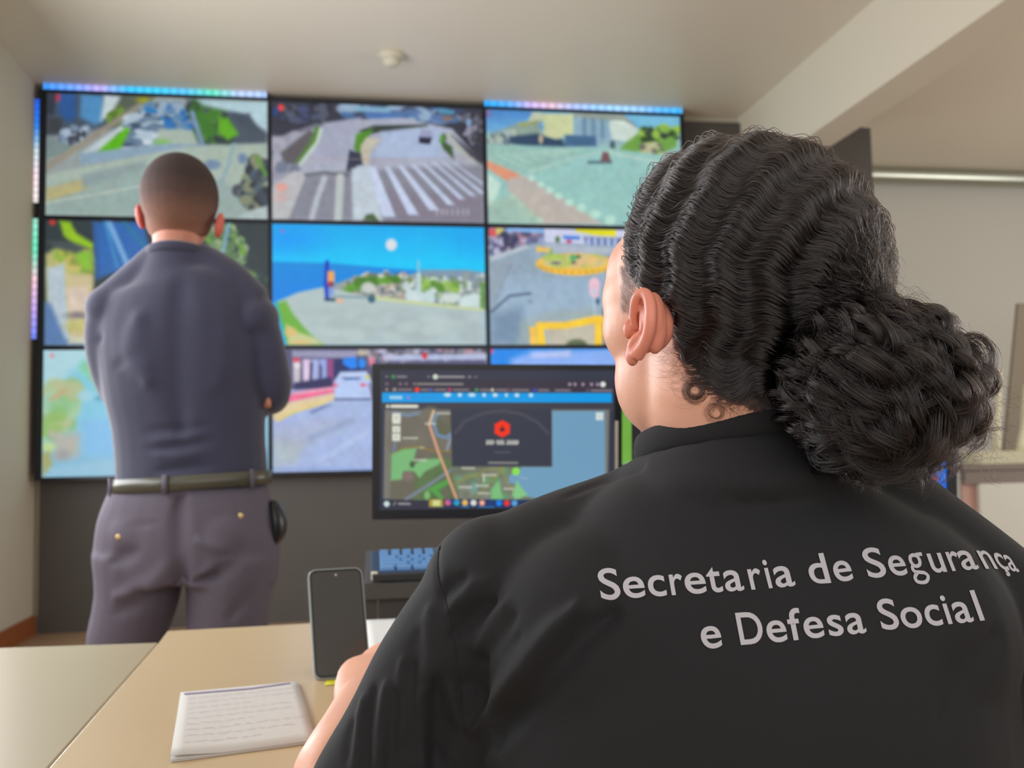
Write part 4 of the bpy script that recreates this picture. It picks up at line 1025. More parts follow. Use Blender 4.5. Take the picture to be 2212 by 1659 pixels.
# ------------------------------------------------------------------ far right corner
M_cream = mat('cream_plastic', (218, 212, 182), 0.45)
M_tabwhite = mat('white_laminate', (205, 203, 192), 0.5); M_tabtop = mat('grey_brown_edge', (120, 106, 96), 0.5)
M_pink = mat('pinkish_board', (190, 152, 140), 0.7)
M_taupe = mat('taupe_panel', (140, 128, 110), 0.7)
RZ = 6.1


def R_(px, py, z=RZ): return P(px, py, z)


ct = empty('counter_table'); tag(ct, 'white fronted table with dark edge by the far right wall', 'table')
a = R_(2070, 1010); b = R_(2480, 1010)
zt = a[2]+0.012
span('tabletop', (a[0], a[1]-0.05, zt-0.03), (b[0]+0.5, a[1]+0.7, zt), M_tabtop, ct, bevel=0.004)
span('apron', (a[0]+0.02, a[1]-0.03, zt-0.115), (b[0]+0.48, a[1], zt-0.03), M_tabtop, ct)
x1 = R_(2112, 1060)[0]
span('front_panel', (x1, a[1]-0.03, 0.0), (b[0]+0.48, a[1]-0.005, zt-0.115), M_tabwhite, ct)
span('side_panel', (a[0]+0.02, a[1]+0.02, 0.0), (a[0]+0.045, a[1]+0.68, zt-0.03), M_tabwhite, ct)
span('inner_board', (a[0]+0.02, a[1]+0.0, 0.0), (x1, a[1]+0.018, zt-0.115), M_pink, ct)

ch = empty('plastic_chair'); tag(ch, 'cream chair turned upside down on the white fronted table, legs up', 'chair')
s0 = R_(2078, 985, RZ+0.15); s1 = R_(2330, 985, RZ+0.15)
bm = bmesh.new(); cxx = (s0[0]+s1[0])/2; ww = s1[0]-s0[0]
vs_t = []; vs_b = []
out = rrect(ww, 0.42, 0.10, 6)
for x, y in out:
    e = 0.03*(x/(ww/2))**2
    vs_t.append(bm.verts.new((cxx+x, s0[1]+0.14+y, zt+0.078+e*0.2))); vs_b.append(bm.verts.new((cxx+x*0.9, s0[1]+0.14+y*0.9, zt+0.002)))
bm.faces.new(vs_t); bm.faces.new(vs_b[::-1])
for i in range(len(vs_t)):
    j = (i+1) % len(vs_t); bm.faces.new((vs_t[i], vs_b[i], vs_b[j], vs_t[j]))
bm_obj('seat', bm, M_cream, ch, smooth=False)
for (px, py, qx, qy, dz_) in ((2152, 972, 2159, 797, 0.0), (2199, 972, 2234, 820, 0.05), (2206, 972, 2216, 830, 0.36), (2300, 972, 2330, 800, 0.36)):
    p0 = R_(px, py, RZ+0.18+dz_); p1 = R_(qx, qy, RZ+0.18+dz_*1.05)
    v, f = tube([p0-np.array([0, 0, 0.02]), (p0+p1)/2, p1], [0.023, 0.019, 0.015], n=8, seg=10); mesh_obj('leg', v, f, M_cream, ch)
bd = empty('slanted_panel'); tag(bd, 'tall grey-brown slanted panel at the right edge behind the upturned chair', 'board')  # slanted panel standing in for an unidentified grey-brown shape
bz = 7.3
c1, c2, c3, c4 = R_(2200, 655, bz), R_(2290, 655, bz), R_(2330, 1180, bz), R_(2150, 1180, bz)
dn = np.array([0, 0.03, 0.0]); bm = bmesh.new(); sc0 = (c3[2]-0.0)/(c2[2]-c3[2])
c4 = c4+(c4-c1)*sc0; c3 = c3+(c3-c2)*sc0
vs = [bm.verts.new(q) for q in (c1, c2, c3, c4)]+[bm.verts.new(q+dn) for q in (c1, c2, c3, c4)]
for f_ in ((0, 1, 2, 3), (7, 6, 5, 4), (0, 4, 5, 1), (1, 5, 6, 2), (2, 6, 7, 3), (3, 7, 4, 0)): bm.faces.new([vs[i] for i in f_])
bm_obj('panel', bm, M_taupe, bd)

# ------------------------------------------------------------------ people
HX = np.array([CR[0], CR[1], 0]); HX /= np.linalg.norm(HX)
HY = np.array([CF[0], CF[1], 0]); HY /= np.linalg.norm(HY)
HZ = np.array([0, 0, 1.0])


def rings(rows, seg=28, n=None, grow=0.0):
    """loft of level rings: (left px, right px, y px, depth, half depth)"""
    pts = []; rad = []
    for L, R, y, z, b in rows:
        pts.append(P((L+R)/2, y, z)); rad.append(((R-L)/2*z/FPX+grow, b+grow))
    return tube(pts, rad, n=n, seg=seg, side=HX)


def limb(rows, seg=16, n=None, side=None, grow=0.0):
    return tube([P(r[0], r[1], r[2]) for r in rows], [((r[3]+grow), ((r[4] if len(r) > 4 else r[3])+grow)) for r in rows], n=n, seg=seg, side=side)


def ball(px, py, z, rx, ry=None, rz=None, tilt=0.0):
    ry = ry or rx; rz = rz or rx
    c, s = math.cos(tilt), math.sin(tilt)
    a = HX*c+HZ*s; b = -HX*s+HZ*c
    return ellipsoid(P(px, py, z), (a*rx, HY*rz, b*ry))


M_skin_m = mat('skin_tan', (196, 130, 106), 0.5, sss=0.08)
M_skin_mear = mat('skin_ear_red', (214, 104, 88), 0.5, sss=0.15)
M_navy = mat('navy_knit', (56, 57, 80), 0.85, bump=(300, 0.2), var=0.05, sheen=0.35)
M_trouser = mat('grey_trouser_cloth', (98, 91, 104), 0.8, bump=(200, 0.2), var=0.05)
M_belt = mat('dark_olive_belt', (84, 82, 70), 0.3)
M_shoe = mat('black_leather', (25, 24, 24), 0.4)
M_gold = mat('brass_button', (220, 190, 130), 0.35, metal=0.4)
MZ = 2.5


def fold_disp(v, n, folds, z_lo=-9):
    """raise or press the cloth along 3-D polylines: (points, amplitude, width)"""
    out = v.copy()
    for pts, amp, w_ in folds:
        pts = np.asarray(pts); d = np.full(len(v), 1e9)
        for i in range(len(pts)-1):
            a, b = pts[i], pts[i+1]; ab = b-a; t = np.clip(((v-a)@ab)/(ab@ab+1e-12), 0, 1)
            q = np.linalg.norm(v-a-t[:, None]*ab, axis=1)/(0.35+0.65*np.sin(np.pi*np.clip((i+t)/(len(pts)-1), 0.04, 0.96))**0.6)
            d = np.minimum(d, q)
        out += n*(amp*np.exp(-(d/w_)**2))[:, None]
    return out


def hits(bvh, path, z_default=0.7):
    o = []
    for px, py in path:
        d = CF+CR*((px-W/2)/FPX)+CU*((H/2-py)/FPX); d = d/np.linalg.norm(d)
        h = bvh.ray_cast(Vector(CAM), Vector(d))
        o.append(np.array(h[0]) if h[0] is not None else P(px, py, z_default))
    return np.array(o)


man = empty('person'); tag(man, 'standing person seen from behind, navy long-sleeved top, grey trousers, arms folded', 'person')
z = MZ
torso_r = [(322, 448, 538, z, .068), (316, 454, 556, z, .070), (300, 470, 586, z, .08), (246, 535, 622, z, .10), (218, 566, 680, z, .12), (214, 574, 750, z, .125), (224, 574, 830, z, .12), (240, 573, 900, z, .112), (248, 573, 960, z, .11), (252, 577, 1020, z, .115), (251, 578, 1052, z, .118)]
armL = [(262, 655, z, .055), (232, 700, z, .054), (233, 770, z+.01, .052), (254, 840, z+.03, .048), (285, 872, z+.08, .043), (330, 850, z+.17, .040), (400, 830, z+.20, .034), (480, 840, z+.18, .028)]
armR = [(520, 650, z, .055), (555, 700, z, .053), (578, 770, z+.0, .048), (592, 835, z+.01, .044), (584, 864, z+.05, .040), (540, 850, z+.15, .038), (470, 820, z+.21, .034), (400, 800, z+.22, .028)]
hip_r = [(250, 576, 1040, z, .118), (232, 590, 1085, z, .130), (213, 602, 1140, z, .138), (206, 604, 1195, z, .138), (206, 600, 1250, z, .125)]
legL = [(300, 1190, z, .112, .12), (299, 1270, z, .105, .115), (286, 1330, z, .098, .108), (270, 1390, z, .092, .10), (262, 1500, z, .072, .085), (258, 1640, z, .062, .075), (255, 1800, z, .062, .07)]
legR = [(505, 1190, z, .112, .12), (497, 1270, z, .108, .115), (493, 1340, z, .102, .108), (492, 1400, z, .095, .10), (500, 1500, z, .074, .085), (504, 1640, z, .062, .075), (505, 1800, z, .062, .07)]
head = [ball(388, 424, z, .0915, .106, .105), ball(387, 470, z+.02, .080, .085, .085), ball(387, 500, z+.06, .062, .075, .05), ball(387, 478, z+.115, .013, .022, .02)]
neck = limb([(386, 470, z, .062), (384, 520, z-.002, .061), (383, 560, z-.0, .060)])
traps = [limb([(350, 560, z, .05), (290, 610, z, .048), (240, 655, z, .05)]), limb([(420, 560, z, .05), (490, 600, z, .05), (552, 660, z, .05)])]


def grown(rows, g): return [tuple(list(r[:3])+[q+g for q in r[3:]]) for r in rows]


body = remeshed('body', head+[neck, rings(torso_r, grow=-.026), limb(grown(armL, -.014)), limb(grown(armR, -.014)), rings(hip_r, grow=-.034), limb(grown(legL, -.032)), limb(grown(legR, -.032))]+
                [limb(grown([(350, 572, z, .05), (290, 622, z, .045), (240, 665, z, .045)], -.008)), limb(grown([(420, 572, z, .05), (490, 612, z, .045), (552, 668, z, .045)], -.008))]+
                [limb([(570-k*3, 842+k*13, z+.035, .010), (578-k*2, 840+k*13, z+.0, .0095), (583, 842+k*12, z-.025, .008)], seg=10) for k in range(4)]+
                [limb([(262, 1790, z, .04), (262, 1820, z-.0, .04), (262, 1830, z+.10, .035)]), limb([(505, 1790, z, .04), (505, 1820, z, .04), (508, 1830, z+.10, .035)])], M_skin_m, 0.008, 5, man)
for sx, (px, py, tl) in ((-1, (304, 468, 0.16)), (1, (474, 487, -0.16))):
    v, f = join([ball(px, py, z+.005, .010, .033, .022, tilt=tl), ball(px-sx*3, py+14, z+.005, .008, .016, .012, tilt=tl)])
    remeshed('ear', [(v, f)], M_skin_mear, 0.003, 3, man)
shirt_parts = [rings(torso_r), limb(armL), limb(armR)]+traps+[ball(236, 668, z, .057, .06, .07), ball(556, 690, z, .055, .06, .07)]
fold_m = []


def W2(path, zz): return [P(x, y, zz) for x, y in path]


zb = z-.115
fold_m = [(W2([(250, 935), (330, 930), (420, 925), (500, 912), (572, 890)], zb), -.008, .012), (W2([(255, 950), (330, 955), (420, 945), (500, 930)], zb), .008, .012),
          (W2([(290, 972), (400, 962), (500, 940), (570, 922)], zb), -.010, .013), (W2([(270, 985), (380, 985), (480, 968), (570, 950)], zb), .008, .013),
          (W2([(330, 1018), (430, 1008), (560, 1005)], zb), -.010, .012), (W2([(200, 742), (235, 722), (262, 712)], z-.06), -.006, .012), (W2([(225, 800), (300, 770), (350, 760)], z-.1), -.004, .015),
          (W2([(540, 720), (575, 728), (600, 745)], z-.06), -.005, .014), (W2([(388, 560), (388, 700), (385, 850), (388, 930)], zb), -.010, .035), (W2([(300, 690), (290, 760), (320, 820)], zb), .010, .04), (W2([(490, 690), (500, 760), (470, 830)], zb), .010, .04)]
shirt = remeshed('shirt', shirt_parts, M_navy, 0.008, 7, man, fn=lambda a, n: fold_disp(a, n, fold_m))
# neckband
v, f = tube([P(385, 553, z)+HX*.074*math.cos(t)+HY*.070*math.sin(t)+HZ*(-.014*math.sin(t)) for t in np.linspace(0, 2*math.pi, 40)], [(.012, .006)]*40, n=40, seg=10, side=HZ)
mesh_obj('neckband', v, f, M_navy, man)
zt_ = z-.13
fold_t = [(W2([(388, 1075), (390, 1150), (392, 1230), (390, 1275)], z-.12), -.022, .022), (W2([(382, 1200), (330, 1262), (250, 1290)], z-.12), .012, .022), (W2([(380, 1270), (320, 1300), (240, 1330)], z-.12), -.010, .02),
          (W2([(300, 1190), (240, 1215)], z-.12), -.010, .02), (W2([(410, 1180), (400, 1240), (395, 1290)], z-.12), -.014, .014), (W2([(430, 1170), (500, 1200), (440, 1240)], z-.13), .008, .02), (W2([(560, 1150), (500, 1220), (450, 1250)], z-.12), -.010, .022),
          (W2([(590, 1230), (540, 1290), (500, 1330)], z-.1), -.008, .02), (W2([(260, 1140), (340, 1130)], z-.13), -.003, .008), (W2([(440, 1118), (520, 1108)], z-.13), -.003, .008), (W2([(470, 1244), (420, 1258)], z-.12), -.01, .01)]
trousers = remeshed('trousers', [rings(hip_r), limb(legL, seg=20), limb(legR, seg=20), ball(320, 1150, z-.03, .10, .10, .10), ball(480, 1150, z-.03, .10, .10, .10)], M_trouser, 0.008, 5, man, fn=lambda a, n: fold_disp(a, n, fold_t))
# belt and belt loops
def band(name, yL, yR, hh, L, R, b, m, parent, g=.004, t0=0, t1=2*math.pi, n=60):
    V = []; F = []
    cl, cr = P(L, yL, z), P(R, yR, z); c = (cl+cr)/2; a = np.linalg.norm((cr-cl)[:2])/2; slope = (cr[2]-cl[2])/2
    for i in range(n+1):
        t = t0+(t1-t0)*i/n
        for k, (e, dz_) in enumerate(((0, -hh), (g, -hh), (g, hh), (0, hh))):
            V.append(c+HX*(a+e)*math.cos(t)+HY*(b+e)*math.sin(t)+HZ*(slope*math.cos(t)+dz_))
    for i in range(n):
        for k in range(4): F.append((i*4+k, i*4+(k+1) % 4, (i+1)*4+(k+1) % 4, (i+1)*4+k))
    F += [(3, 2, 1, 0), (n*4, n*4+1, n*4+2, n*4+3)]
    return mesh_obj(name, V, F, m, parent)


band('belt', 1052, 1030, .0175, 246, 582, .124, M_belt, man)
for th in (-math.pi*0.535, -math.pi*0.18, -math.pi*0.86):
    band('belt_loop', 1052, 1030, .023, 244, 584, .126, M_trouser, man, g=.007, t0=th-.03, t1=th+.03, n=3)
bt = bvh_of(trousers)
for px, py in ((256, 1160), (520, 1114)):
    q = hits(bt, [(px, py)])[0]; v, f = ellipsoid(q-HY*.001, (HX*.007, HY*.003, HZ*.007), 14, 8); mesh_obj('pocket_button', v, f, M_gold, man)
# dark pouch on the right hip
q = P(594, 1130, z+.0)
v, f = tube([P(592, 1085, z+.01), P(600, 1120, z+.0), P(602, 1150, z), P(598, 1172, z)], [(.012, .03), (.02, .035), (.018, .035), (.008, .025)], n=12, seg=14, side=HX); mesh_obj('hip_pouch', v, f, M_black, man)
# hair: short crop, faded into the skin towards the nape
M_crop = bpy.data.materials.new('cropped_hair'); M_crop.use_nodes = True
nt = M_crop.node_tree; b_ = nt.nodes['Principled BSDF']; b_.inputs['Roughness'].default_value = .85
tc = nt.nodes.new('ShaderNodeTexCoord'); sx_ = nt.nodes.new('ShaderNodeSeparateXYZ'); nt.links.new(tc.outputs['Object'], sx_.inputs[0])
nz = nt.nodes.new('ShaderNodeTexNoise'); nz.inputs['Scale'].default_value = 90; nz.inputs['Detail'].default_value = 5; nt.links.new(tc.outputs['Object'], nz.inputs['Vector'])
ma = nt.nodes.new('ShaderNodeMath'); ma.operation = 'MULTIPLY_ADD'; ma.inputs[1].default_value = .03; nt.links.new(nz.outputs['Fac'], ma.inputs[0]); nt.links.new(sx_.outputs['Z'], ma.inputs[2])
cr_ = nt.nodes.new('ShaderNodeValToRGB'); mr = nt.nodes.new('ShaderNodeMapRange')
zlow = P(388, 515, z)[2]; ztop = P(388, 380, z)[2]
mr.inputs['From Min'].default_value = zlow; mr.inputs['From Max'].default_value = ztop; nt.links.new(ma.outputs[0], mr.inputs['Value']); nt.links.new(mr.outputs[0], cr_.inputs[0])
e = cr_.color_ramp.elements; e[0].position = 0.0; e[0].color = lin((160, 106, 86))+(1,); e[1].position = 1.0; e[1].color = lin((58, 44, 42))+(1,)
k = cr_.color_ramp.elements.new(0.35); k.color = lin((128, 92, 76))+(1,); k = cr_.color_ramp.elements.new(0.7); k.color = lin((80, 58, 52))+(1,)
nt.links.new(cr_.outputs[0], b_.inputs['Base Color'])


def head_mask(a, n):
    """press the hair below the skin in front of the ears and under the nape line"""
    d = project(a); cx = P(388, 430, z); rel = a-cx
    fwd = rel@HY; low = d[:, 1] > 512+(fwd > .03)*-60-(fwd > .075)*40
    a = a.copy(); a[low] = cx+(a[low]-cx)*.93
    return a


remeshed('hair', [ball(388, 424, z-.003, .0955, .110, .108), ball(387, 472, z+.012, .083, .083, .085)], M_crop, 0.006, 3, man, fn=head_mask)
for px, yaw in ((258, 0), (506, 0)):
    c0 = P(px, 1822, z); c0[2] = 0.0
    v, f = tube([c0+HZ*.04-HY*.07, c0+HZ*.045, c0+HZ*.04+HY*.10, c0+HZ*.03+HY*.18], [(.035, .038), (.045, .045), (.045, .038), (.03, .028)], n=14, seg=16, side=HX)
    v = [np.array([q[0], q[1], max(q[2], 0.001)]) for q in v]
    mesh_obj('shoe', v, f, M_shoe, man)

# ------------------------------------------------------------------ seated person
wom = empty('person'); tag(wom, 'seated person seen from behind, black T-shirt with white lettering, dark curly hair tied back', 'person')
M_skin = mat('skin_light', (236, 178, 151), 0.45, sss=0.12, bump=(400, 0.08))
M_skin_ear = mat('skin_ear', (222, 140, 116), 0.42, sss=0.15)
M_tee = mat('black_jersey', (23, 23, 25), 0.85, bump=(900, 0.25, 0.0006), var=0.12, scale=500, sheen=0.02)
M_print = mat('white_print', (188, 184, 188), 0.7)
VZ = 0.765
SC = P(1552, 612, VZ)
vd = SC-CAM; vd[2] = 0; vd /= np.linalg.norm(vd); vr = np.array([vd[1], -vd[0], 0])
psi = math.radians(40)
FF = vd*math.cos(psi)-vr*math.sin(psi); LL = -vr*math.cos(psi)-vd*math.sin(psi); UU = HZ


def hf(f, l, u): return SC+FF*f+LL*l+UU*u


def hell(f, l, u, rf, rl, ru, nu=28, nv=18): return ellipsoid(hf(f, l, u), (FF*rf, LL*rl, UU*ru), nu, nv)


TOR = [(1440, 1730, 965, .805, .060), (1400, 1800, 1000, .80, .068), (1310, 1880, 1075, .79, .080), (1200, 2000, 1150, .778, .098), (1110, 2110, 1240, .77, .112), (1060, 2150, 1360, .765, .122), (1035, 2180, 1500, .76, .128), (1025, 2190, 1659, .755, .130), (1040, 2180, 1900, .745, .135), (1030, 2190, 2250, .74, .145)]
SHL = [(1480, 1105, .80, .056), (1370, 1165, .795, .058), (1240, 1205, .79, .056), (1130, 1250, .785, .055), (1050, 1300, .785, .054)]
SHR = [(1680, 1080, .80, .062), (1830, 1140, .795, .070), (1970, 1225, .785, .066), (2100, 1305, .78, .060), (2190, 1375, .78, .056)]
ARL = [(1085, 1275, .782, .056), (1012, 1362, .780, .0535), (935, 1470, .775, .051), (868, 1585, .770, .0475), (808, 1700, .765, .0495), (790, 1745, .765, .049)]
ARR = [(2165, 1335, .78, .056), (2235, 1440, .785, .056), (2290, 1560, .80, .054), (2320, 1690, .83, .054)]
FOR = [(808, 1690, .768, .040), (775, 1745, .785, .040), (728, 1690, .805, .0375), (742, 1640, .82, .0345), (765, 1580, .895, .0315), (786, 1520, 1.0, .029)]
PALM = [(786, 1520, 1.0, .030, .022), (796, 1486, 1.07, .038, .018), (806, 1452, 1.115, .041, .015), (814, 1432, 1.145, .038, .013)]


def grown3(rows, g): return [tuple(list(r[:3])+[q+g for q in r[3:]]) for r in rows]


face = [hell(.055, 0, .015, .042, .062, .045), hell(-.004, 0, .010, .095, .072, .094), hell(.035, 0, -.045, .060, .060, .072), hell(.052, 0, -.085, .038, .042, .034), hell(.040, .030, -.072, .040, .033, .045), hell(.040, -.030, -.072, .040, .033, .045),
        hell(.052, .033, -.006, .038, .033, .036), hell(.052, -.033, -.006, .038, .033, .036), hell(.050, .036, -.030, .036, .032, .034), hell(.050, -.036, -.030, .036, .032, .034),
        hell(.096, 0, -.042, .016, .014, .012), hell(.090, 0, -.022, .012, .008, .026), hell(.088, 0, -.072, .010, .020, .008), hell(.082, 0, .004, .016, .045, .012), hell(.086, 0, -.102, .014, .018, .014)]
neckp = tube([hf(-.006, 0, -.055), hf(-.008, 0, -.085), P(1566, 905, .783), P(1582, 960, .787), P(1590, 1050, .79)], [(.060, .056), (.062, .053), (.065, .050), (.068, .050), (.068, .050)], n=16, seg=28, side=HX)
fingers = []
kn = [(780, 1434), (795, 1426), (812, 1420), (830, 1420)]
for i, (px, py) in enumerate(kn):
    L_ = [.062, .074, .080, .072][i]
    s_ = P(px+3, py+10, 1.135); k1 = s_+HY*L_*.42+HX*.006+HZ*.010; k2 = k1+HY*L_*.33+HX*.006-HZ*.010; k3 = k2+HY*L_*.22-HZ*.016+HX*.003
    fingers.append(tube([s_, k1, k2, k3], [.0092, .0088, .0080, .0065], n=16, seg=12))
s_ = P(838, 1500, 1.05); fingers.append(tube([s_, s_+HX*.022+HY*.02-HZ*.004, s_+HX*.034+HY*.05-HZ*.010, s_+HX*.036+HY*.072-HZ*.014], [.013, .0115, .010, .0075], n=14, seg=12))
legs = []
hipc = P(1600, 2250, .74)
for sgn in (-1, 1):
    a0 = hipc+HX*sgn*.10; a0[2] = .52; k_ = a0+HY*.40+HX*sgn*.03; k_[2] = .54; an = k_+HY*.02; an[2] = .10; toe = an+HY*.16; toe[2] = .035
    legs.append((a0, k_, an, toe))
body_parts = face+[neckp, rings(TOR, grow=-.012), limb(grown3(SHL, -.012)), limb(grown3(SHR, -.012)), limb(grown3(ARL, -.010)), limb(grown3(ARR, -.010)), limb(FOR), limb(PALM, side=HX)]+fingers
# right forearm reaching forward to the desk
ra = P(2320, 1690, .83)
rw = ra+HY*.24-HX*.12; rw[2] = DZ+.035
rh = rw+HY*.09-HX*.03; rh[2] = DZ+.028
body_parts += [tube([ra, ra*.5+rw*.5, rw], [.045, .040, .029], n=14, seg=16), tube([rw, rw*.5+rh*.5, rh], [(.030, .022), (.040, .017), (.038, .013)], n=10, seg=16, side=HX)]
for i in range(4):
    s_ = rh+HX*(-.028+.019*i)-HY*.008; L_ = [.075, .082, .076, .06][i]
    body_parts.append(tube([s_, s_+HY*L_*.45+HZ*.004, s_+HY*L_*.8-HZ*.006, s_+HY*L_-HZ*.014], [.0092, .0088, .008, .0065], n=12, seg=12))
s_ = rw*.6+rh*.4-HX*.03; body_parts.append(tube([s_, s_-HX*.022+HY*.03-HZ*.006, s_-HX*.03+HY*.06-HZ*.012], [.013, .0105, .0075], n=12, seg=12))
for a0, k_, an, toe in legs:
    body_parts += [tube([a0, k_], [.075, .058], n=8, seg=18), tube([k_+HZ*.02, (k_+an)/2, an, toe], [.052, .05, .036, .028], n=16, seg=16)]
wbody = remeshed('body', body_parts, M_skin, 0.0035, 11, wom)
bv_skin = bvh_of(wbody)

# ear
zs = .712
def EP(x, y, dz_): return P(x, y, zs+dz_)
def etube(pts, rad, **k): return tube([EP(*p_) for p_ in pts], rad, n=len(pts)*6, seg=14, **k)
ear_parts = [
    etube([(1376, 712, -.001), (1369, 690, -.003), (1370, 662, -.006), (1377, 641, -.009), (1390, 633, -.012), (1400, 642, -.016), (1405, 664, -.019), (1405, 690, -.021), (1402, 714, -.020), (1395, 736, -.017), (1385, 754, -.013), (1374, 768, -.009)], [.0022, .003, .0036, .004, .0042, .0043, .0045, .0046, .0046, .0046, .005, .006]),
    ellipsoid(EP(1411, 690, -.010), (HX*.0085, HY*.0095, HZ*.0185), 22, 16),
    etube([(1412, 655, -.002), (1428, 680, -.004), (1432, 706, -.004), (1424, 732, -.003), (1404, 752, -.002)], [.006, .0075, .008, .0075, .006]),
    ellipsoid(EP(1413, 698, -.0085), (HX*.0095, HY*.0095, HZ*.0225), 20, 14),
    ellipsoid(EP(1366, 768, -.006), (HX*.0052, HY*.006, HZ*.0078), 18, 12),
    etube([(1390, 722, -.012), (1380, 728, -.010), (1370, 738, -.008), (1364, 752, -.006)], [.0035, .0038, .004, .004]),
    ellipsoid(EP(1357, 712, .004), (HX*.004, HY*.005, HZ*.007), 16, 10),
    etube([(1388, 660, -.008), (1389, 685, -.009), (1391, 706, -.010), (1388, 722, -.010)], [.002, .003, .0036, .003]),
    ellipsoid(EP(1392, 700, .006), (HX*.012, HY*.008, HZ*.022), 20, 14)]
remeshed('ear', ear_parts, M_skin_ear, 0.0008, 18, wom)
er = [hf(0, 0, 0)-LL*.072+FF*.0]
rear = [tube([hf(.008, -.076, -.03), hf(.0, -.080, .004), hf(-.012, -.088, .012), hf(-.026, -.092, .0), hf(-.022, -.090, -.02), hf(-.008, -.084, -.042), hf(.004, -.078, -.05)], [.003, .004, .004, .0045, .0045, .005, .006], n=40, seg=12), ellipsoid(hf(-.010, -.080, -.018), (FF*.018, LL*.006, UU*.028), 18, 12)]
remeshed('ear', rear, M_skin_ear, 0.0015, 3, wom)
# eyes, mouth and brows
M_eye = mat('eye_white', (225, 220, 214), 0.2); M_iris = mat('brown_iris', (60, 38, 26), 0.2); M_lip = mat('lips', (190, 100, 92), 0.45); M_brow = mat('dark_brow', (40, 28, 22), 0.8)
for s_ in (-1, 1):
    v, f = ellipsoid(hf(.080, .025*s_, -.014), (FF*.012, LL*.013, UU*.011), 16, 12); eye = mesh_obj('eye', v, f, M_eye, wom)
    v, f = ellipsoid(hf(.0905, .025*s_, -.014), (FF*.0028, LL*.0055, UU*.0055), 12, 8); mesh_obj('iris', v, f, M_iris, eye)
    v, f = tube([hf(.097, .008*s_, .012), hf(.094, .018*s_, .017), hf(.089, .029*s_, .014)], [.002, .003, .0015], n=12, seg=8); mesh_obj('eyebrow', v, f, M_brow, wom)
v, f = tube([hf(.090, -.020, -.073), hf(.099, 0, -.071), hf(.090, .020, -.073)], [(.002, .003), (.004, .005), (.002, .003)], n=14, seg=10); mesh_obj('lips', v, f, M_lip, wom)

M_rib = mat('black_rib', (26, 25, 27), 0.9, bump=(700, 0.4, 0.0008))
ring_pts = []
cN = P(1590, 948, .787)
for t in np.linspace(0, 2*math.pi, 72):
    ring_pts.append(cN+HX*.0775*math.cos(t)+HY*.082*math.sin(t)+HZ*(-.013*math.sin(t)-.022*max(0, math.sin(t))**1.5+.005*math.cos(t)-.002))


def yoke(drop, grow, r):
    q = [cN+(p_-cN)*np.array([grow, grow, 1])-HZ*drop for p_ in ring_pts]
    return tube(q, [r]*72, n=72, seg=12, side=HZ*.9)


# T-shirt
shirt0 = remeshed('shirt', [yoke(.016, 1.0, .009), yoke(.028, 1.04, .012), yoke(.042, 1.10, .016), rings(TOR[1:], seg=40), limb([(1030, 1440, .775, .05), (1000, 1560, .785, .055), (965, 1720, .80, .06)]), limb(SHL, seg=24), limb(SHR, seg=24), limb(ARL, seg=24), limb(ARR, seg=24), rings([(1394, 1786, 950, .785, .079), (1386, 1797, 985, .787, .081), (1370, 1820, 1030, .795, .070), (1310, 1890, 1080, .79, .080)]),
                            ball(1075, 1300, .785, .062, .07, .062), ball(2185, 1365, .785, .062, .066, .062), ball(1330, 1400, .735, .10, .095, .075), ball(1880, 1390, .735, .11, .10, .075), ball(1600, 1520, .74, .15, .15, .10), ball(1590, 1190, .765, .10, .07, .075)], M_tee, 0.0042, 14, wom)
bv0 = bvh_of(shirt0)
F_ = [([(1032, 1572), (1089, 1498), (1136, 1444), (1193, 1370), (1247, 1316)], .0105, .010), ([(1080, 1600), (1130, 1530), (1190, 1450), (1250, 1385), (1320, 1330)], -.0085, .013),
      ([(971, 1316), (1015, 1272), (1055, 1252)], .004, .007), ([(958, 1275), (1000, 1250)], -.006, .008), ([(981, 1370), (1020, 1335), (1062, 1300)], -.006, .008), ([(1030, 1400), (1060, 1350), (1095, 1305)], .004, .007),
      ([(1045, 1430), (1085, 1370), (1110, 1330)], -.004, .007), ([(1059, 1645), (1099, 1599), (1150, 1555)], .004, .009), ([(1000, 1480), (1060, 1450), (1120, 1380)], -.003, .008),
      ([(910, 1500), (912, 1600), (916, 1680)], .006, .008), ([(950, 1480), (945, 1560), (940, 1640)], -.010, .012), ([(955, 1470), (975, 1520), (998, 1572)], .005, .006), ([(885, 1440), (890, 1540), (893, 1630)], -.004, .008),
      ([(785, 1510), (772, 1590), (765, 1670)], .003, .006), ([(762, 1560), (750, 1640)], -.003, .005), ([(808, 1490), (795, 1580), (788, 1660)], -.004, .006), ([(835, 1480), (822, 1580), (820, 1660)], .004, .006), ([(858, 1500), (848, 1580), (842, 1660)], -.004, .006), ([(870, 1430), (868, 1520), (868, 1600)], .003, .006),
      ([(930, 1320), (925, 1400), (935, 1460)], .003, .010), ([(905, 1370), (900, 1440)], -.003, .008),
      ([(1225, 1072), (1300, 1040), (1390, 1012)], -.002, .006), ([(1400, 1010), (1480, 1060), (1560, 1090)], .0015, .012),
      ([(2150, 1380), (2080, 1450), (2040, 1560)], -.004, .014), ([(1700, 1659), (1760, 1560), (1800, 1440)], .002, .03)]
SEAM = [(951, 1178), (946, 1201), (947, 1252), (968, 1319), (984, 1403), (996, 1504), (1003, 1580)]
fl = [(hits(bv0, p_), a_, w_) for p_, a_, w_ in F_]+[(hits(bv0, SEAM), -.0022, .0028)]
me = shirt0.data; n_ = len(me.vertices); a_ = np.empty(n_*3); me.vertices.foreach_get('co', a_); nn_ = np.empty(n_*3); me.vertices.foreach_get('normal', nn_)
a_ = fold_disp(a_.reshape(-1, 3), nn_.reshape(-1, 3), fl); me.vertices.foreach_set('co', a_.ravel()); me.update()
ss = shirt0.modifiers.new('s', 'SUBSURF'); ss.levels = 0; ss.render_levels = 1
bv1 = bvh_of(shirt0)
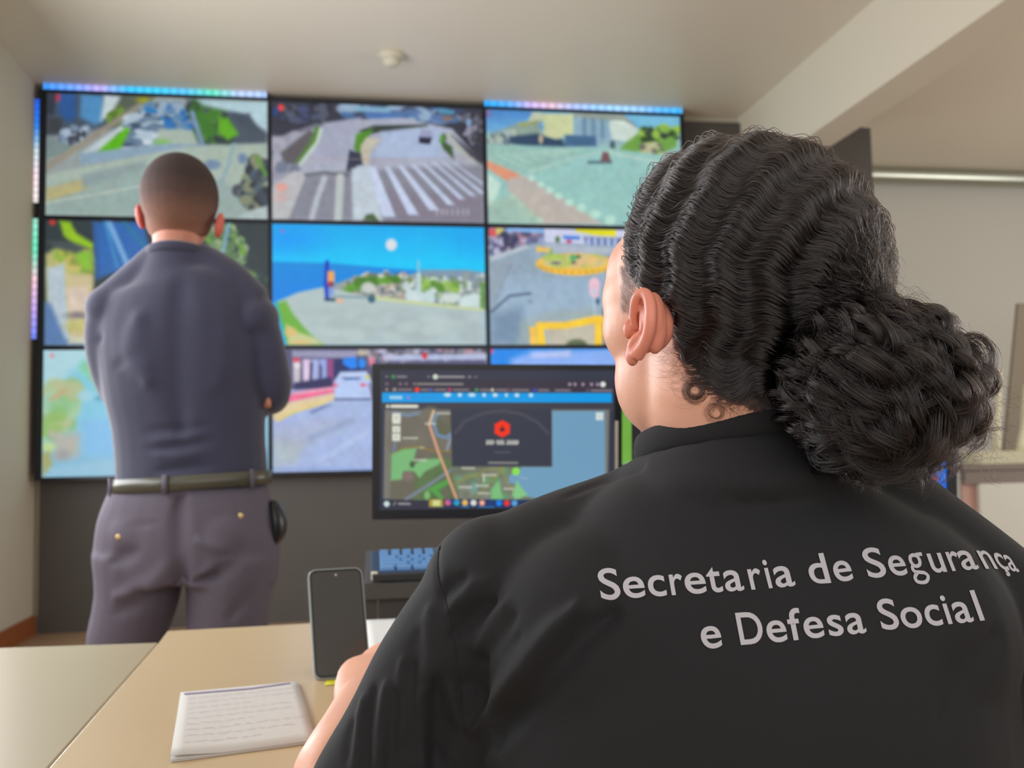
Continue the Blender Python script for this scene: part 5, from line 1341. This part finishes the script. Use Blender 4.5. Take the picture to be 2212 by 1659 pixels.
sp = crom(SEAM, 60)
sw = hits(bv1, sp)
v, f = tube(sw-HY*.0003, [.0005]*len(sw), n=len(sw), seg=6); mesh_obj('sleeve_seam', v, f, M_tee, shirt0)
# neckband
v, f = tube(ring_pts, [(.0115, .0042)]*72, n=72, seg=12, side=HZ*.9); mesh_obj('neckband', v, f, M_rib, shirt0)

# lettering
TXT = {}


def glyph(ch):
    """outline of one character as a flat triangle mesh: x 0..1 over its own width, y in cap heights"""
    if ch in TXT: return TXT[ch]
    cu = bpy.data.curves.new('g', 'FONT'); cu.body = 'H'+ch; cu.size = 1.0; cu.resolution_u = 6; cu.offset = 0.012; cu.fill_mode = 'FRONT'; cu.space_character = 1.6
    o = bpy.data.objects.new('g', cu); C.objects.link(o); dg = bpy.context.evaluated_depsgraph_get(); dg.update()
    m_ = bpy.data.meshes.new_from_object(o.evaluated_get(dg), depsgraph=dg); bpy.data.objects.remove(o)
    bm = bmesh.new(); bm.from_mesh(m_); bpy.data.meshes.remove(m_)
    xs = sorted(v_.co.x for v_ in bm.verts)
    # H occupies the first advance: drop it
    import itertools
    seen = set(); comps = []
    for v_ in bm.verts:
        if v_.index in seen: continue
        st_ = [v_]; comp = []
        seen.add(v_.index)
        while st_:
            q_ = st_.pop(); comp.append(q_)
            for e_ in q_.link_edges:
                w2 = e_.other_vert(q_)
                if w2.index not in seen: seen.add(w2.index); st_.append(w2)
        comps.append(comp)
    comps.sort(key=lambda c_: min(q_.co.x for q_ in c_))
    Hc = comps[0]; cap = max(q_.co.y for q_ in Hc); base = min(q_.co.y for q_ in Hc)
    bmesh.ops.delete(bm, geom=Hc, context='VERTS')
    x0 = min(q_.co.x for q_ in bm.verts); x1 = max(q_.co.x for q_ in bm.verts)
    for q_ in bm.verts: q_.co = ((q_.co.x-x0)/(x1-x0), (q_.co.y-base)/(cap-base), 0)
    bmesh.ops.triangulate(bm, faces=bm.faces)
    for it in range(5):
        le = [e_ for e_ in bm.edges if math.hypot((e_.verts[0].co.x-e_.verts[1].co.x)*.7, e_.verts[0].co.y-e_.verts[1].co.y) > .10]
        if not le: break
        bmesh.ops.subdivide_edges(bm, edges=le, cuts=1); bmesh.ops.triangulate(bm, faces=bm.faces)
    bm.verts.index_update()
    r = (np.array([q_.co[:2] for q_ in bm.verts]), [tuple(q_.index for q_ in f_.verts) for f_ in bm.faces]); bm.free()
    TXT[ch] = r; return r


def stroke_glyph(paths, wd):
    V = []; F = []
    for pth in paths:
        closed = pth[0] == pth[-1]; q = crom(pth, len(pth)*6) if len(pth) > 2 else np.array(pth, float)
        T = np.gradient(q, axis=0)
        if closed: T[0] = T[-1] = (q[1]-q[-2])
        T /= np.linalg.norm(T, axis=1)[:, None]+1e-9; N = np.stack([-T[:, 1], T[:, 0]], 1)
        k = len(V)
        for i in range(len(q)):
            for s_ in (-1, 0, 1): V.append(q[i]+N[i]*wd*s_/2*np.array([1.55, 1.0]))
        for i in range(len(q)-1):
            for s_ in (0, 1): a0 = k+i*3+s_; F.append((a0, a0+3, a0+4, a0+1))
    return np.array(V), F


# two-storey g drawn as strokes, x 0..1, y in cap heights
G2 = stroke_glyph([[(.42, .66), (.22, .60), (.16, .46), (.24, .32), (.42, .27), (.62, .32), (.70, .46), (.63, .60), (.42, .66)],
                   [(.55, .655), (.78, .67), (.96, .67)],
                   [(.24, .33), (.13, .20), (.22, .09), (.50, .055), (.76, .02), (.90, -.10), (.74, -.26), (.45, -.30), (.16, -.25), (.10, -.12), (.22, -.01), (.34, .04)]], .125)

CA = (460/2212, 1280, 1170); CB = (482/2212, 1730, 1160)
LINES = [
    [('S', CA, 92, 304, .16), ('e', CA, 336, 560, .16), ('c', CA, 596, 777, .167), ('r', CA, 825, 960, .17), ('e', CA, 977, 1194, .175), ('t', CA, 1213, 1362, .20), ('a', CA, 1388, 1580, .21), ('r', CA, 1650, 1780, .23), ('i', CA, 1828, 1873, .25), ('a', CA, 1912, 2110, .25),
     ('d', CB, 104, 298, .27), ('e', CB, 347, 525, .27), ('S', CB, 670, 858, .30), ('e', CB, 895, 1062, .31), ('g', CB, 1098, 1262, .33), ('u', CB, 1305, 1447, .37), ('r', CB, 1497, 1605, .40), ('a', CB, 1608, 1765, .45), ('n', CB, 1826, 1948, .54), ('ç', CB, 1975, 2068, .56), ('a', CB, 2078, 2165, .58)],
    [('e', CA, 1145, 1355, .17), ('D', CA, 1540, 1792, .19), ('e', CA, 1828, 2032, .19), ('f', CA, 2058, 2200, .20), ('e', CB, 46, 240, .20), ('s', CB, 284, 430, .21), ('a', CB, 466, 650, .22), ('S', CB, 802, 983, .24), ('o', CB, 1010, 1220, .26), ('c', CB, 1254, 1411, .29), ('i', CB, 1455, 1503, .32), ('a', CB, 1540, 1715, .34), ('l', CB, 1770, 1817, .36)]]
BASE = [
    [(1290, 1297), (1320, 1295), (1457, 1286), (1628, 1274), (1665, 1271), (1743, 1263), (1789, 1260), (1824, 1255.5), (1891, 1248), (1938, 1243.5), (2044, 1236), (2063, 1234), (2113, 1230), (2144, 1229.3), (2170, 1231.5), (2205, 1237)],
    [(1500, 1402), (1538, 1400.5), (1601, 1393.5), (1681, 1387), (1723, 1382.5), (1763, 1378), (1869, 1367), (1919, 1360), (1970, 1356.5), (2052, 1348), (2100, 1343), (2126, 1340)]]
CAPH = [[(1290, 66), (1740, 65), (2000, 62), (2100, 60), (2150, 57), (2205, 50)], [(1500, 70), (1650, 69), (1800, 66), (2126, 65)]]
for li, line in enumerate(LINES):
    V = []; F = []
    bx = np.array(BASE[li]); ch_ = np.array(CAPH[li])
    for c_, (s_, ox, oy), x0, x1, lean in line:
        g, tri = G2 if c_ == 'g' else glyph(c_)
        X0, X1 = ox+s_*x0, ox+s_*x1; k = len(V)
        for gx_, gy_ in g:
            xb = X0+(X1-X0)*gx_; yb = np.interp(xb, bx[:, 0], bx[:, 1]); hgt = gy_*np.interp(xb, ch_[:, 0], ch_[:, 1])
            V.append((xb-hgt*lean, yb-hgt))
        F += [tuple(i+k for i in t) for t in tri]
    pts = []
    last = None
    for x, y in V:
        d = CF+CR*((x-W/2)/FPX)+CU*((H/2-y)/FPX); d = d/np.linalg.norm(d)
        h = bv1.ray_cast(Vector(CAM), Vector(d))
        if h[0] is None: pts.append(last); continue
        nrm = h[1] if h[1].dot(Vector(d)) < 0 else -h[1]
        last = np.array(h[0]+nrm*0.0007); pts.append(last)
    lo = mesh_obj('lettering', pts, F, M_print, shirt0, smooth=True)
    lo['label'] = ['white lettering Secretaria de Segurança', 'white lettering e Defesa Social'][li]

# ---- hair
rngh = np.random.default_rng(11)
HC = P(1622, 592, VZ)
EA = np.array([.1015, .1040, .096])
E3 = np.stack([CR, CU, -CF])            # rows: right, up, towards the viewer side of the head


def ell_r(d):
    q = (d@E3.T)/EA; return 1/np.linalg.norm(q, axis=-1)


def dir_of(px, py, bvh=None):
    if bvh is not None:
        d = CF+CR*((px-W/2)/FPX)+CU*((H/2-py)/FPX); d = d/np.linalg.norm(d); h = bvh.ray_cast(Vector(CAM), Vector(d))
        if h[0] is not None: q = np.array(h[0])-HC; return q/np.linalg.norm(q)
    x = (px-1622)/FPX*VZ; y = (592-py)/FPX*VZ
    s_ = 1-(x/EA[0])**2-(y/EA[1])**2
    if s_ < 0: k_ = math.sqrt((x/EA[0])**2+(y/EA[1])**2); x /= k_; y /= k_; s_ = 0
    q = CR*x+CU*y-CF*math.sqrt(s_)*EA[2]; return q/np.linalg.norm(q)


BD = dir_of(1845, 668)
b1 = np.cross(BD, HZ); b1 /= np.linalg.norm(b1); b2 = np.cross(b1, BD)


def to_tp(d):
    t = np.arccos(np.clip(d@BD, -1, 1)); return t, np.arctan2(d@b2, d@b1)


def from_tp(t, p_):
    return BD*np.cos(t)[..., None]+(b1*np.cos(p_)[..., None]+b2*np.sin(p_)[..., None])*np.sin(t)[..., None]


line_px = [(1735, 905), (1700, 893), (1640, 882), (1580, 868), (1535, 846), (1492, 806), (1466, 762), (1452, 715), (1438, 672), (1424, 640), (1404, 622), (1388, 618), (1374, 610), (1364, 600), (1358, 585), (1356, 560), (1354, 530)]
hd = [dir_of(x, y, bv_skin) for x, y in line_px]
far = []
for d in hd:
    q = HC+d*.09-SC; q = q-2*(q@LL)*LL; q = SC+q-HC; far.append(q/np.linalg.norm(q))
fh = [hf(.070, l_, u_)-HC for l_, u_ in ((.030, .066), (0, .068), (-.030, .066))]
fh = [q/np.linalg.norm(q) for q in fh]
tp = sorted([(float(to_tp(d)[1]), float(to_tp(d)[0])) for d in hd+far+fh])
tp = np.array(tp); NB = 180
bins = np.linspace(-math.pi, math.pi, NB+1)
pp_ = np.concatenate([tp[:, 0]-2*math.pi, tp[:, 0], tp[:, 0]+2*math.pi]); tt_ = np.concatenate([tp[:, 1]]*3)


def theta_max(p_): return np.interp(p_, pp_, tt_)


# skin radius along directions, looked up on a grid
NT, NPH = 60, 120
tg = np.linspace(0, math.pi*.98, NT); pg = np.linspace(-math.pi, math.pi, NPH)
RS = np.zeros((NT, NPH))
for i in range(NT):
    dd = from_tp(np.full(NPH, tg[i]), pg)
    for j in range(NPH):
        h = bv_skin.ray_cast(Vector(HC+dd[j]*.30), Vector(-dd[j]))
        r_ = np.linalg.norm(np.array(h[0])-HC) if h[0] is not None else .08
        RS[i, j] = min(r_, .125)


def skin_r(t, p_):
    a = np.clip(t/(math.pi*.98)*(NT-1), 0, NT-1.001); b = (p_+math.pi) % (2*math.pi)/(2*math.pi)*(NPH-1); b = np.clip(b, 0, NPH-1.001)
    i = a.astype(int); j = b.astype(int); u = a-i; v = b-j
    return RS[i, j]*(1-u)*(1-v)+RS[i+1, j]*u*(1-v)+RS[i, j+1]*(1-u)*v+RS[i+1, j+1]*u*v


def smooth(x): x = np.clip(x, 0, 1); return x*x*(3-2*x)


def noise1(x, seed):
    r = np.random.default_rng(seed).uniform(-1, 1, 64); i = np.floor(x).astype(int); u = smooth(x-i); return r[i % 64]*(1-u)+r[(i+1) % 64]*u


LAM = .037/.107        # crest spacing in radians


def crest(t, p_):
    """phase and strength of the combed waves"""
    ph_ = t/LAM*2*math.pi+1.1*noise1(p_*2.2+9, 3)+.5*noise1(p_*6+3, 4)+.6
    vis = smooth((t-.42)/.5)
    return ph_, vis


def hair_surf(t, p_, depth=0.0, wave=1.0, jit=0.0):
    tm = theta_max(p_); rs = skin_r(t, p_); re = ell_r(from_tp(t, p_))
    up = smooth((tm-t)/.42); r = rs+.0012+(np.maximum(re, rs+.004)-rs-.0012)*up
    ph_, vis = crest(t, p_)
    edge = smooth((tm-t)/.16)
    r = r+wave*vis*edge*.0030*np.cos(ph_+jit)-depth*up
    return np.maximum(r, rs+.0009)


# solid under-layer
NG, NS = 64, 150
V = []; F = []
pgr = np.linspace(-math.pi, math.pi, NS, endpoint=False)
for i in range(NG):
    s_ = i/(NG-1); t = theta_max(pgr)*s_*.945
    r = hair_surf(t, pgr, depth=.0030); V += list(HC+from_tp(t, pgr)*r[:, None])
for i in range(NG-1):
    for j in range(NS): F.append((i*NS+j, i*NS+(j+1) % NS, (i+1)*NS+(j+1) % NS, (i+1)*NS+j))
M_hbase = mat('dark_hair_base', (18, 15, 15), 0.75)
hair = mesh_obj('hair', V, F, M_hbase, wom)

M_hair = bpy.data.materials.new('dark_curly_hair'); M_hair.use_nodes = True
nt = M_hair.node_tree
for n_ in list(nt.nodes):
    if n_.type == 'BSDF_PRINCIPLED': nt.nodes.remove(n_)
out_ = [n_ for n_ in nt.nodes if n_.type == 'OUTPUT_MATERIAL'][0]
hb = nt.nodes.new('ShaderNodeBsdfHairPrincipled'); hb.model = 'CHIANG'; hb.parametrization = 'COLOR'
hb.inputs['Color'].default_value = (.010, .0075, .007, 1); hb.inputs['Roughness'].default_value = .18; hb.inputs['Radial Roughness'].default_value = .45
if 'Random Roughness' in hb.inputs: hb.inputs['Random Roughness'].default_value = .2
nt.links.new(hb.outputs[0], out_.inputs['Surface'])


def strands(name, pts, radius, m, parent, taper=.35):
    """pts: (n, k, 3) world points -> one curves object"""
    n, k, _ = pts.shape
    cu = bpy.data.hair_curves.new(name); cu.add_curves([k]*n)
    cu.attributes['position'].data.foreach_set('vector', pts.reshape(-1).astype(np.float32))
    ra = cu.attributes.get('radius') or cu.attributes.new('radius', 'FLOAT', 'POINT')
    pr = np.ones(k); q = np.linspace(0, 1, k); pr = 1-(1-taper)*np.clip((q-.8)/.2, 0, 1)
    R_ = (np.asarray(radius).reshape(-1, 1)*np.ones((n, 1)))*pr[None, :]
    ra.data.foreach_set('value', R_.reshape(-1).astype(np.float32))
    cu.materials.append(m); o = bpy.data.objects.new(name, cu); C.objects.link(o); o.parent = parent
    return o


N, K = 15000, 46
nl = 900
lock_p = rngh.uniform(-math.pi, math.pi, nl); li_ = rngh.integers(0, nl, N)
p0 = rngh.uniform(-math.pi, math.pi, N)
# favour the sector running over the side of the head, where the strands spread widest
tm0 = theta_max(p0); keep = rngh.uniform(0, 1, N) < np.clip(np.sin(np.clip(tm0, 0, math.pi/2))*1.0+.1, 0, 1); p0 = p0[keep]; N = len(p0)
near = np.argmin(np.abs(((p0[:, None]-lock_p[None, :])+math.pi) % (2*math.pi)-math.pi), axis=1)
dl = ((lock_p[near]-p0)+math.pi) % (2*math.pi)-math.pi
s_ = np.linspace(0, 1, K)[None, :]
start = np.where(rngh.uniform(0, 1, N) < .62, 1.03-rngh.uniform(0, .09, N), rngh.uniform(.35, 1, N))
tmx = theta_max(p0)
T = (tmx*start)[:, None]*(1-s_)+.05*s_+rngh.uniform(0, .06, N)[:, None]*s_
clump = .30*smooth(s_*2.5)
PHI = p0[:, None]+dl[:, None]*clump
lph = rngh.normal(0, .10, nl)[near][:, None]; lam_ = (1+rngh.normal(0, .10, nl))[near][:, None]
jit = lph+rngh.normal(0, .16, N)[:, None]
ph_, vis = crest(T, PHI)
edge = smooth((theta_max(PHI)-T)/.12)
tang = vis*edge*.0030*np.sin(ph_+jit+.5)*np.clip(lam_, .5, 1.6)
# looser tangle behind and near the tie
chaos = smooth((1.15-T)/.7)
f1 = rngh.uniform(3, 9, N)[:, None]; g1 = rngh.uniform(0, 6.28, N)[:, None]
lc = rngh.uniform(4, 8, nl)[near][:, None]; lg_ = rngh.uniform(0, 6.28, nl)[near][:, None]
tang = tang+chaos*(.0020*np.sin(T*lc*2.2+lg_)+.0014*np.sin(T*f1*2+g1))
PH2 = PHI+tang/(.107*np.maximum(np.sin(T), .12))
dep = np.abs(rngh.normal(0, .0011, N))[:, None]+(.0007*rngh.uniform(-1, 1, nl))[near][:, None]
Rr = hair_surf(T, PH2, depth=0, wave=np.clip(lam_, .5, 1.5), jit=jit)-dep*edge+chaos*.0016*np.sin(T*lc*3+lg_*2)+.0006*edge
# wild hairs lifting off the surface
wild = (rngh.uniform(0, 1, N) < .02)[:, None]
Rr = Rr+wild*(.0025*edge*(1+np.sin(T*f1*3+g1)))
PTS = HC+from_tp(T, PH2)*Rr[..., None]
strands('hair_strands', PTS, .00016+rngh.uniform(0, .00010, N), M_hair, hair)

# tied back bunch of curls
BC = P(1898, 826, .672)
bax = np.array([.0585, .0500, .048])
TIE = HC+BD*(ell_r(BD[None])[0]-.004)
V, F = [], []
core = [ellipsoid(BC, (CR*bax[0]*.80, CU*bax[1]*.84, CF*bax[2]*.8), 26, 18), tube([TIE-(BC-TIE)*.2, TIE, TIE*.4+BC*.6], [.014, .018, .034], n=10, seg=18)]
bun = remeshed('bun', core, M_hbase, .004, 4, hair)
NLK, SPL, KB = 420, 38, 44
allp = []
tiep = TIE-BC; tied = tiep/np.linalg.norm(tiep)
for l in range(NLK):
    # a great-circle sweep from the tie over the bunch, hanging down at the end
    a = rngh.normal(0, 1, 3); a -= a@tied*tied; a /= np.linalg.norm(a)
    shell = rngh.uniform(.70, 1.04); span_ = rngh.uniform(1.5, 2.9); q = np.linspace(0, 1, KB)
    ang = .30+span_*q
    d = np.cos(ang)[:, None]*tied+np.sin(ang)[:, None]*a
    loc = np.stack([d@CR*bax[0], d@CU*bax[1], d@CF*bax[2]], 1)
    base = BC+(loc[:, :1]*CR+loc[:, 1:2]*CU+loc[:, 2:]*CF)*shell*(1+.06*math.sin(l))
    base = base+CU*(-.012*q**2)[:, None]*rngh.uniform(.2, 1)
    base = TIE*(1-smooth(q*4))[:, None]+base*smooth(q*4)[:, None]
    nz_ = rngh.normal(0, 1, (3, 3)); base = base+.0060*smooth(q*3)[:, None]*(np.sin(q*5.0+nz_[0, 0]*3)[:, None]*nz_[1]*.7+np.sin(q*9+nz_[0, 1]*3)[:, None]*nz_[2]*.4)
    n_ = d; side = np.cross(np.gradient(base, axis=0), n_); side /= np.linalg.norm(side, axis=1)[:, None]+1e-9
    turns = rngh.uniform(1.4, 4.6); cr2 = rngh.uniform(.0035, .0095); ph0 = rngh.uniform(0, 6.28)
    env = smooth(q*3)*(1+.5*q)
    hx_ = (cr2*env*np.cos(q*turns*2*math.pi+ph0))[:, None]; hy_ = (cr2*env*np.sin(q*turns*2*math.pi+ph0))[:, None]
    tight = shell > .93
    for k in range(SPL):
        o1, o2 = rngh.normal(0, .0011 if tight else .0017, 2); jt = rngh.normal(0, .25 if tight else .5)
        hx2 = (cr2*env*np.cos(q*turns*2*math.pi+ph0+jt*q))[:, None]; hy2 = (cr2*env*np.sin(q*turns*2*math.pi+ph0+jt*q))[:, None]
        allp.append(base+side*(hx2+o1*(1+1.2*q)[:, None])+n_*(hy2*.8+o2*(1+1.2*q)[:, None]))
allp = np.array(allp)
strands('bun_curls', allp, .00012+rngh.uniform(0, .00008, len(allp)), M_hair, bun)

# loose curls hanging at the outer edge, flyaways
fly = []
for k in range(330):
    edge_px = [(1905, 500), (1925, 560), (1930, 620), (1960, 660), (2020, 700), (2075, 750), (2110, 800), (2125, 860), (2110, 915), (2080, 950)]
    i = rngh.integers(0, len(edge_px)-1); u = rngh.uniform(); x = edge_px[i][0]*(1-u)+edge_px[i+1][0]*u-36; y = edge_px[i][1]*(1-u)+edge_px[i+1][1]*u
    zz = .68+rngh.normal(0, .02); st_ = P(x, y, zz)
    L = rngh.uniform(.012, .045)*(1 if y > 640 else .5); n = 30; q = np.linspace(0, 1, n)
    out_d = (CR*rngh.uniform(.2, 1)+CU*rngh.uniform(-1.0, .5)+CF*rngh.normal(0, .4)); out_d /= np.linalg.norm(out_d)
    sd_ = np.cross(out_d, CF+rngh.normal(0, .4, 3)); sd_ /= np.linalg.norm(sd_); up_ = np.cross(out_d, sd_)
    tn = rngh.uniform(.5, 2.2); cr2 = rngh.uniform(.002, .008); ph0 = rngh.uniform(0, 6.28)
    fly.append(st_+out_d*(L*q)[:, None]+sd_*(cr2*(np.sin(q*tn*6.28+ph0)-math.sin(ph0)))[:, None]+up_*(cr2*(np.cos(q*tn*6.28+ph0)-math.cos(ph0)))[:, None]-HZ*(.010*q*q)[:, None])
rl = []
for k in range(46):
    edge_px = [(1985, 690), (2040, 735), (2080, 790), (2100, 850), (2095, 910), (2070, 950), (2030, 985), (1975, 1000), (1900, 1005)]
    i = rngh.integers(0, len(edge_px)-1); u = rngh.uniform(); x = edge_px[i][0]*(1-u)+edge_px[i+1][0]*u-40; y = edge_px[i][1]*(1-u)+edge_px[i+1][1]*u-8
    st_ = P(x, y, .675+rngh.normal(0, .018)); L = rngh.uniform(.012, .030); n = 30; q = np.linspace(0, 1, n)
    od = CR*rngh.uniform(.1, .8)-CU*rngh.uniform(.1, 1)+CF*rngh.normal(0, .3); od /= np.linalg.norm(od)
    sd_ = np.cross(od, CF); sd_ /= np.linalg.norm(sd_); up_ = np.cross(od, sd_); tn = rngh.uniform(.7, 1.5); c2 = rngh.uniform(.004, .009); ph0 = rngh.uniform(0, 6.28)
    for s in range(12):
        o3 = rngh.normal(0, .0007, 3); cc_ = c2*(1+rngh.normal(0, .08)); pj = ph0+rngh.normal(0, .12)
        rl.append(st_+o3+od*(L*q)[:, None]+sd_*(cc_*(np.cos(q*tn*6.28+pj)-math.cos(pj)))[:, None]+CR*(cc_*(np.sin(q*tn*6.28+pj)-math.sin(pj)))[:, None]+up_*(c2*.4*q)[:, None])
strands('ringlets', np.array(rl), .00009, M_hair, hair, taper=.5)
strands('flyaway_hairs', np.array(fly), .00007, M_hair, hair, taper=.5)

# fine baby hairs: temple, behind the ear, nape; two flat spirals on the neck
fine = []; frad = []


def skin_at(px, py):
    d = CF+CR*((px-W/2)/FPX)+CU*((H/2-py)/FPX); d = d/np.linalg.norm(d); h = bv_skin.ray_cast(Vector(CAM), Vector(d))
    return (np.array(h[0]), np.array(h[1])) if h[0] is not None else (None, None)


def on_skin_curve(pxs, lift=.0006):
    o = []
    for x, y in pxs:
        q_, n_ = skin_at(x, y)
        if q_ is None: return None
        if n_@CF > 0: n_ = -n_
        o.append(q_+n_*lift)
    return np.array(o)


def add_fine(fn, count, n=14, rad=.00007):
    c = 0; t = 0
    while c < count and t < count*4:
        t += 1; q_ = on_skin_curve(fn(n), .0004+abs(rngh.normal(0, .0006)))
        if q_ is not None: fine.append(q_); frad.append(rad); c += 1


def temple(n):
    v = rngh.uniform()**1.5; x0 = 1340+rngh.uniform(0, 34)*(1-.3*v); y0 = 572+95*v; L = rngh.uniform(10, 30); a = rngh.uniform(.9, 1.6); c = rngh.uniform(-.6, .2)
    return [(x0+L*i/n*math.cos(a+c*i/n), y0+L*i/n*math.sin(a+c*i/n)) for i in range(n)]


def behind(n):
    u = rngh.uniform(); x0 = 1450+70*u**1.4+rngh.uniform(-18, 8); y0 = 740+95*u+rngh.uniform(-4, 20); R = rngh.uniform(8, 34); a0 = rngh.uniform(0, 6.28); sw = rngh.uniform(1.2, 4.2)
    return [(x0+R*(math.cos(a0+sw*i/n)-math.cos(a0)), y0+R*.8*(math.sin(a0+sw*i/n)-math.sin(a0))) for i in range(n)]


def nape(n):
    x0 = rngh.uniform(1530, 1740); y0 = 862+(x0-1530)*.16+rngh.uniform(-10, 14); L = rngh.uniform(12, 44); a = rngh.uniform(-.5, 1.0); c = rngh.normal(0, .8)
    return [(x0+L*i/n*math.cos(a+c*i/n), y0+L*i/n*math.sin(a+c*i/n)) for i in range(n)]


def spiral(cx, cy, R, turns):
    def f(n):
        r0 = R*rngh.uniform(.45, 1.1); a0 = rngh.uniform(0, 6.28); dx, dy = rngh.normal(0, 1.6, 2); e_ = rngh.uniform(.88, 1.05)
        return [(cx+dx+r0*(1-.5*i/n)*math.cos(a0+turns*6.28*i/n), cy+dy+e_*r0*(1-.5*i/n)*math.sin(a0+turns*6.28*i/n)) for i in range(n)]
    return f


add_fine(temple, 850, rad=.00004); add_fine(behind, 200, rad=.00004); add_fine(nape, 240, rad=.00006)
add_fine(spiral(1502, 843, 30, 1.6), 44, 14, rad=.00006); add_fine(spiral(1546, 889, 28, 1.3), 20, 14, rad=.00005)
add_fine(lambda n: [(1478+26*math.cos(2.4+i/n*3.6)+rngh.normal(0, .1), 830+34*math.sin(2.4+i/n*3.6)) for i in range(n)], 1)
strands('baby_hairs', np.array(fine), np.array(frad), M_hair, hair, taper=.4)

# trousers, seat
M_jean = mat('dark_trousers', (36, 38, 46), 0.85)
tr_p = []
for a0, k_, an, toe in legs:
    tr_p += [tube([a0-HY*.05, a0, k_], [.10, .095, .070], n=10, seg=18), tube([k_+HZ*.02, (k_+an)/2, an], [.064, .062, .055], n=12, seg=16)]
tr_p += [ellipsoid(np.array([hipc[0], hipc[1], .555]), (HX*.185, HY*.13, HZ*.10))]
remeshed('trousers', tr_p, M_jean, 0.01, 4, wom)
for a0, k_, an, toe in legs:
    v, f = tube([an-HY*.06-HZ*.045, an-HZ*.035, toe, toe+HY*.05], [(.035, .045), (.042, .055), (.042, .036), (.03, .025)], n=12, seg=14, side=HX)
    mesh_obj('shoe', [np.array([q[0], q[1], max(q[2], .001)]) for q in v], f, M_shoe, wom)
chr_ = empty('office_chair'); tag(chr_, 'dark office chair under the seated person', 'chair')
cc = np.array([hipc[0], hipc[1], 0])+HY*.08
M_fab = mat('chair_fabric', (40, 40, 44), 0.9)
v, f = tube([cc+HZ*.345, cc+HZ*.36, cc+HZ*.395, cc+HZ*.405], [(.21, .21), (.24, .24), (.24, .24), (.21, .21)], n=10, seg=32, side=HX); mesh_obj('seat', v, f, M_fab, chr_)
v, f = tube([cc+HZ*.07, cc+HZ*.35], [.03, .03], n=3, seg=14); mesh_obj('gas_column', v, f, M_shoe, chr_)
for k in range(5):
    t = k*2*math.pi/5+.3; e_ = cc+HX*.28*math.cos(t)+HY*.28*math.sin(t)
    v, f = tube([cc+HZ*.085, e_+HZ*.07], [(.022, .015), (.014, .012)], n=4, seg=10); lg = mesh_obj('leg', v, f, M_shoe, chr_)
    v, f = ellipsoid(e_+HZ*.029, (HX*.026, HY*.026, HZ*.028), 14, 10); mesh_obj('caster', v, f, M_shoe, lg)
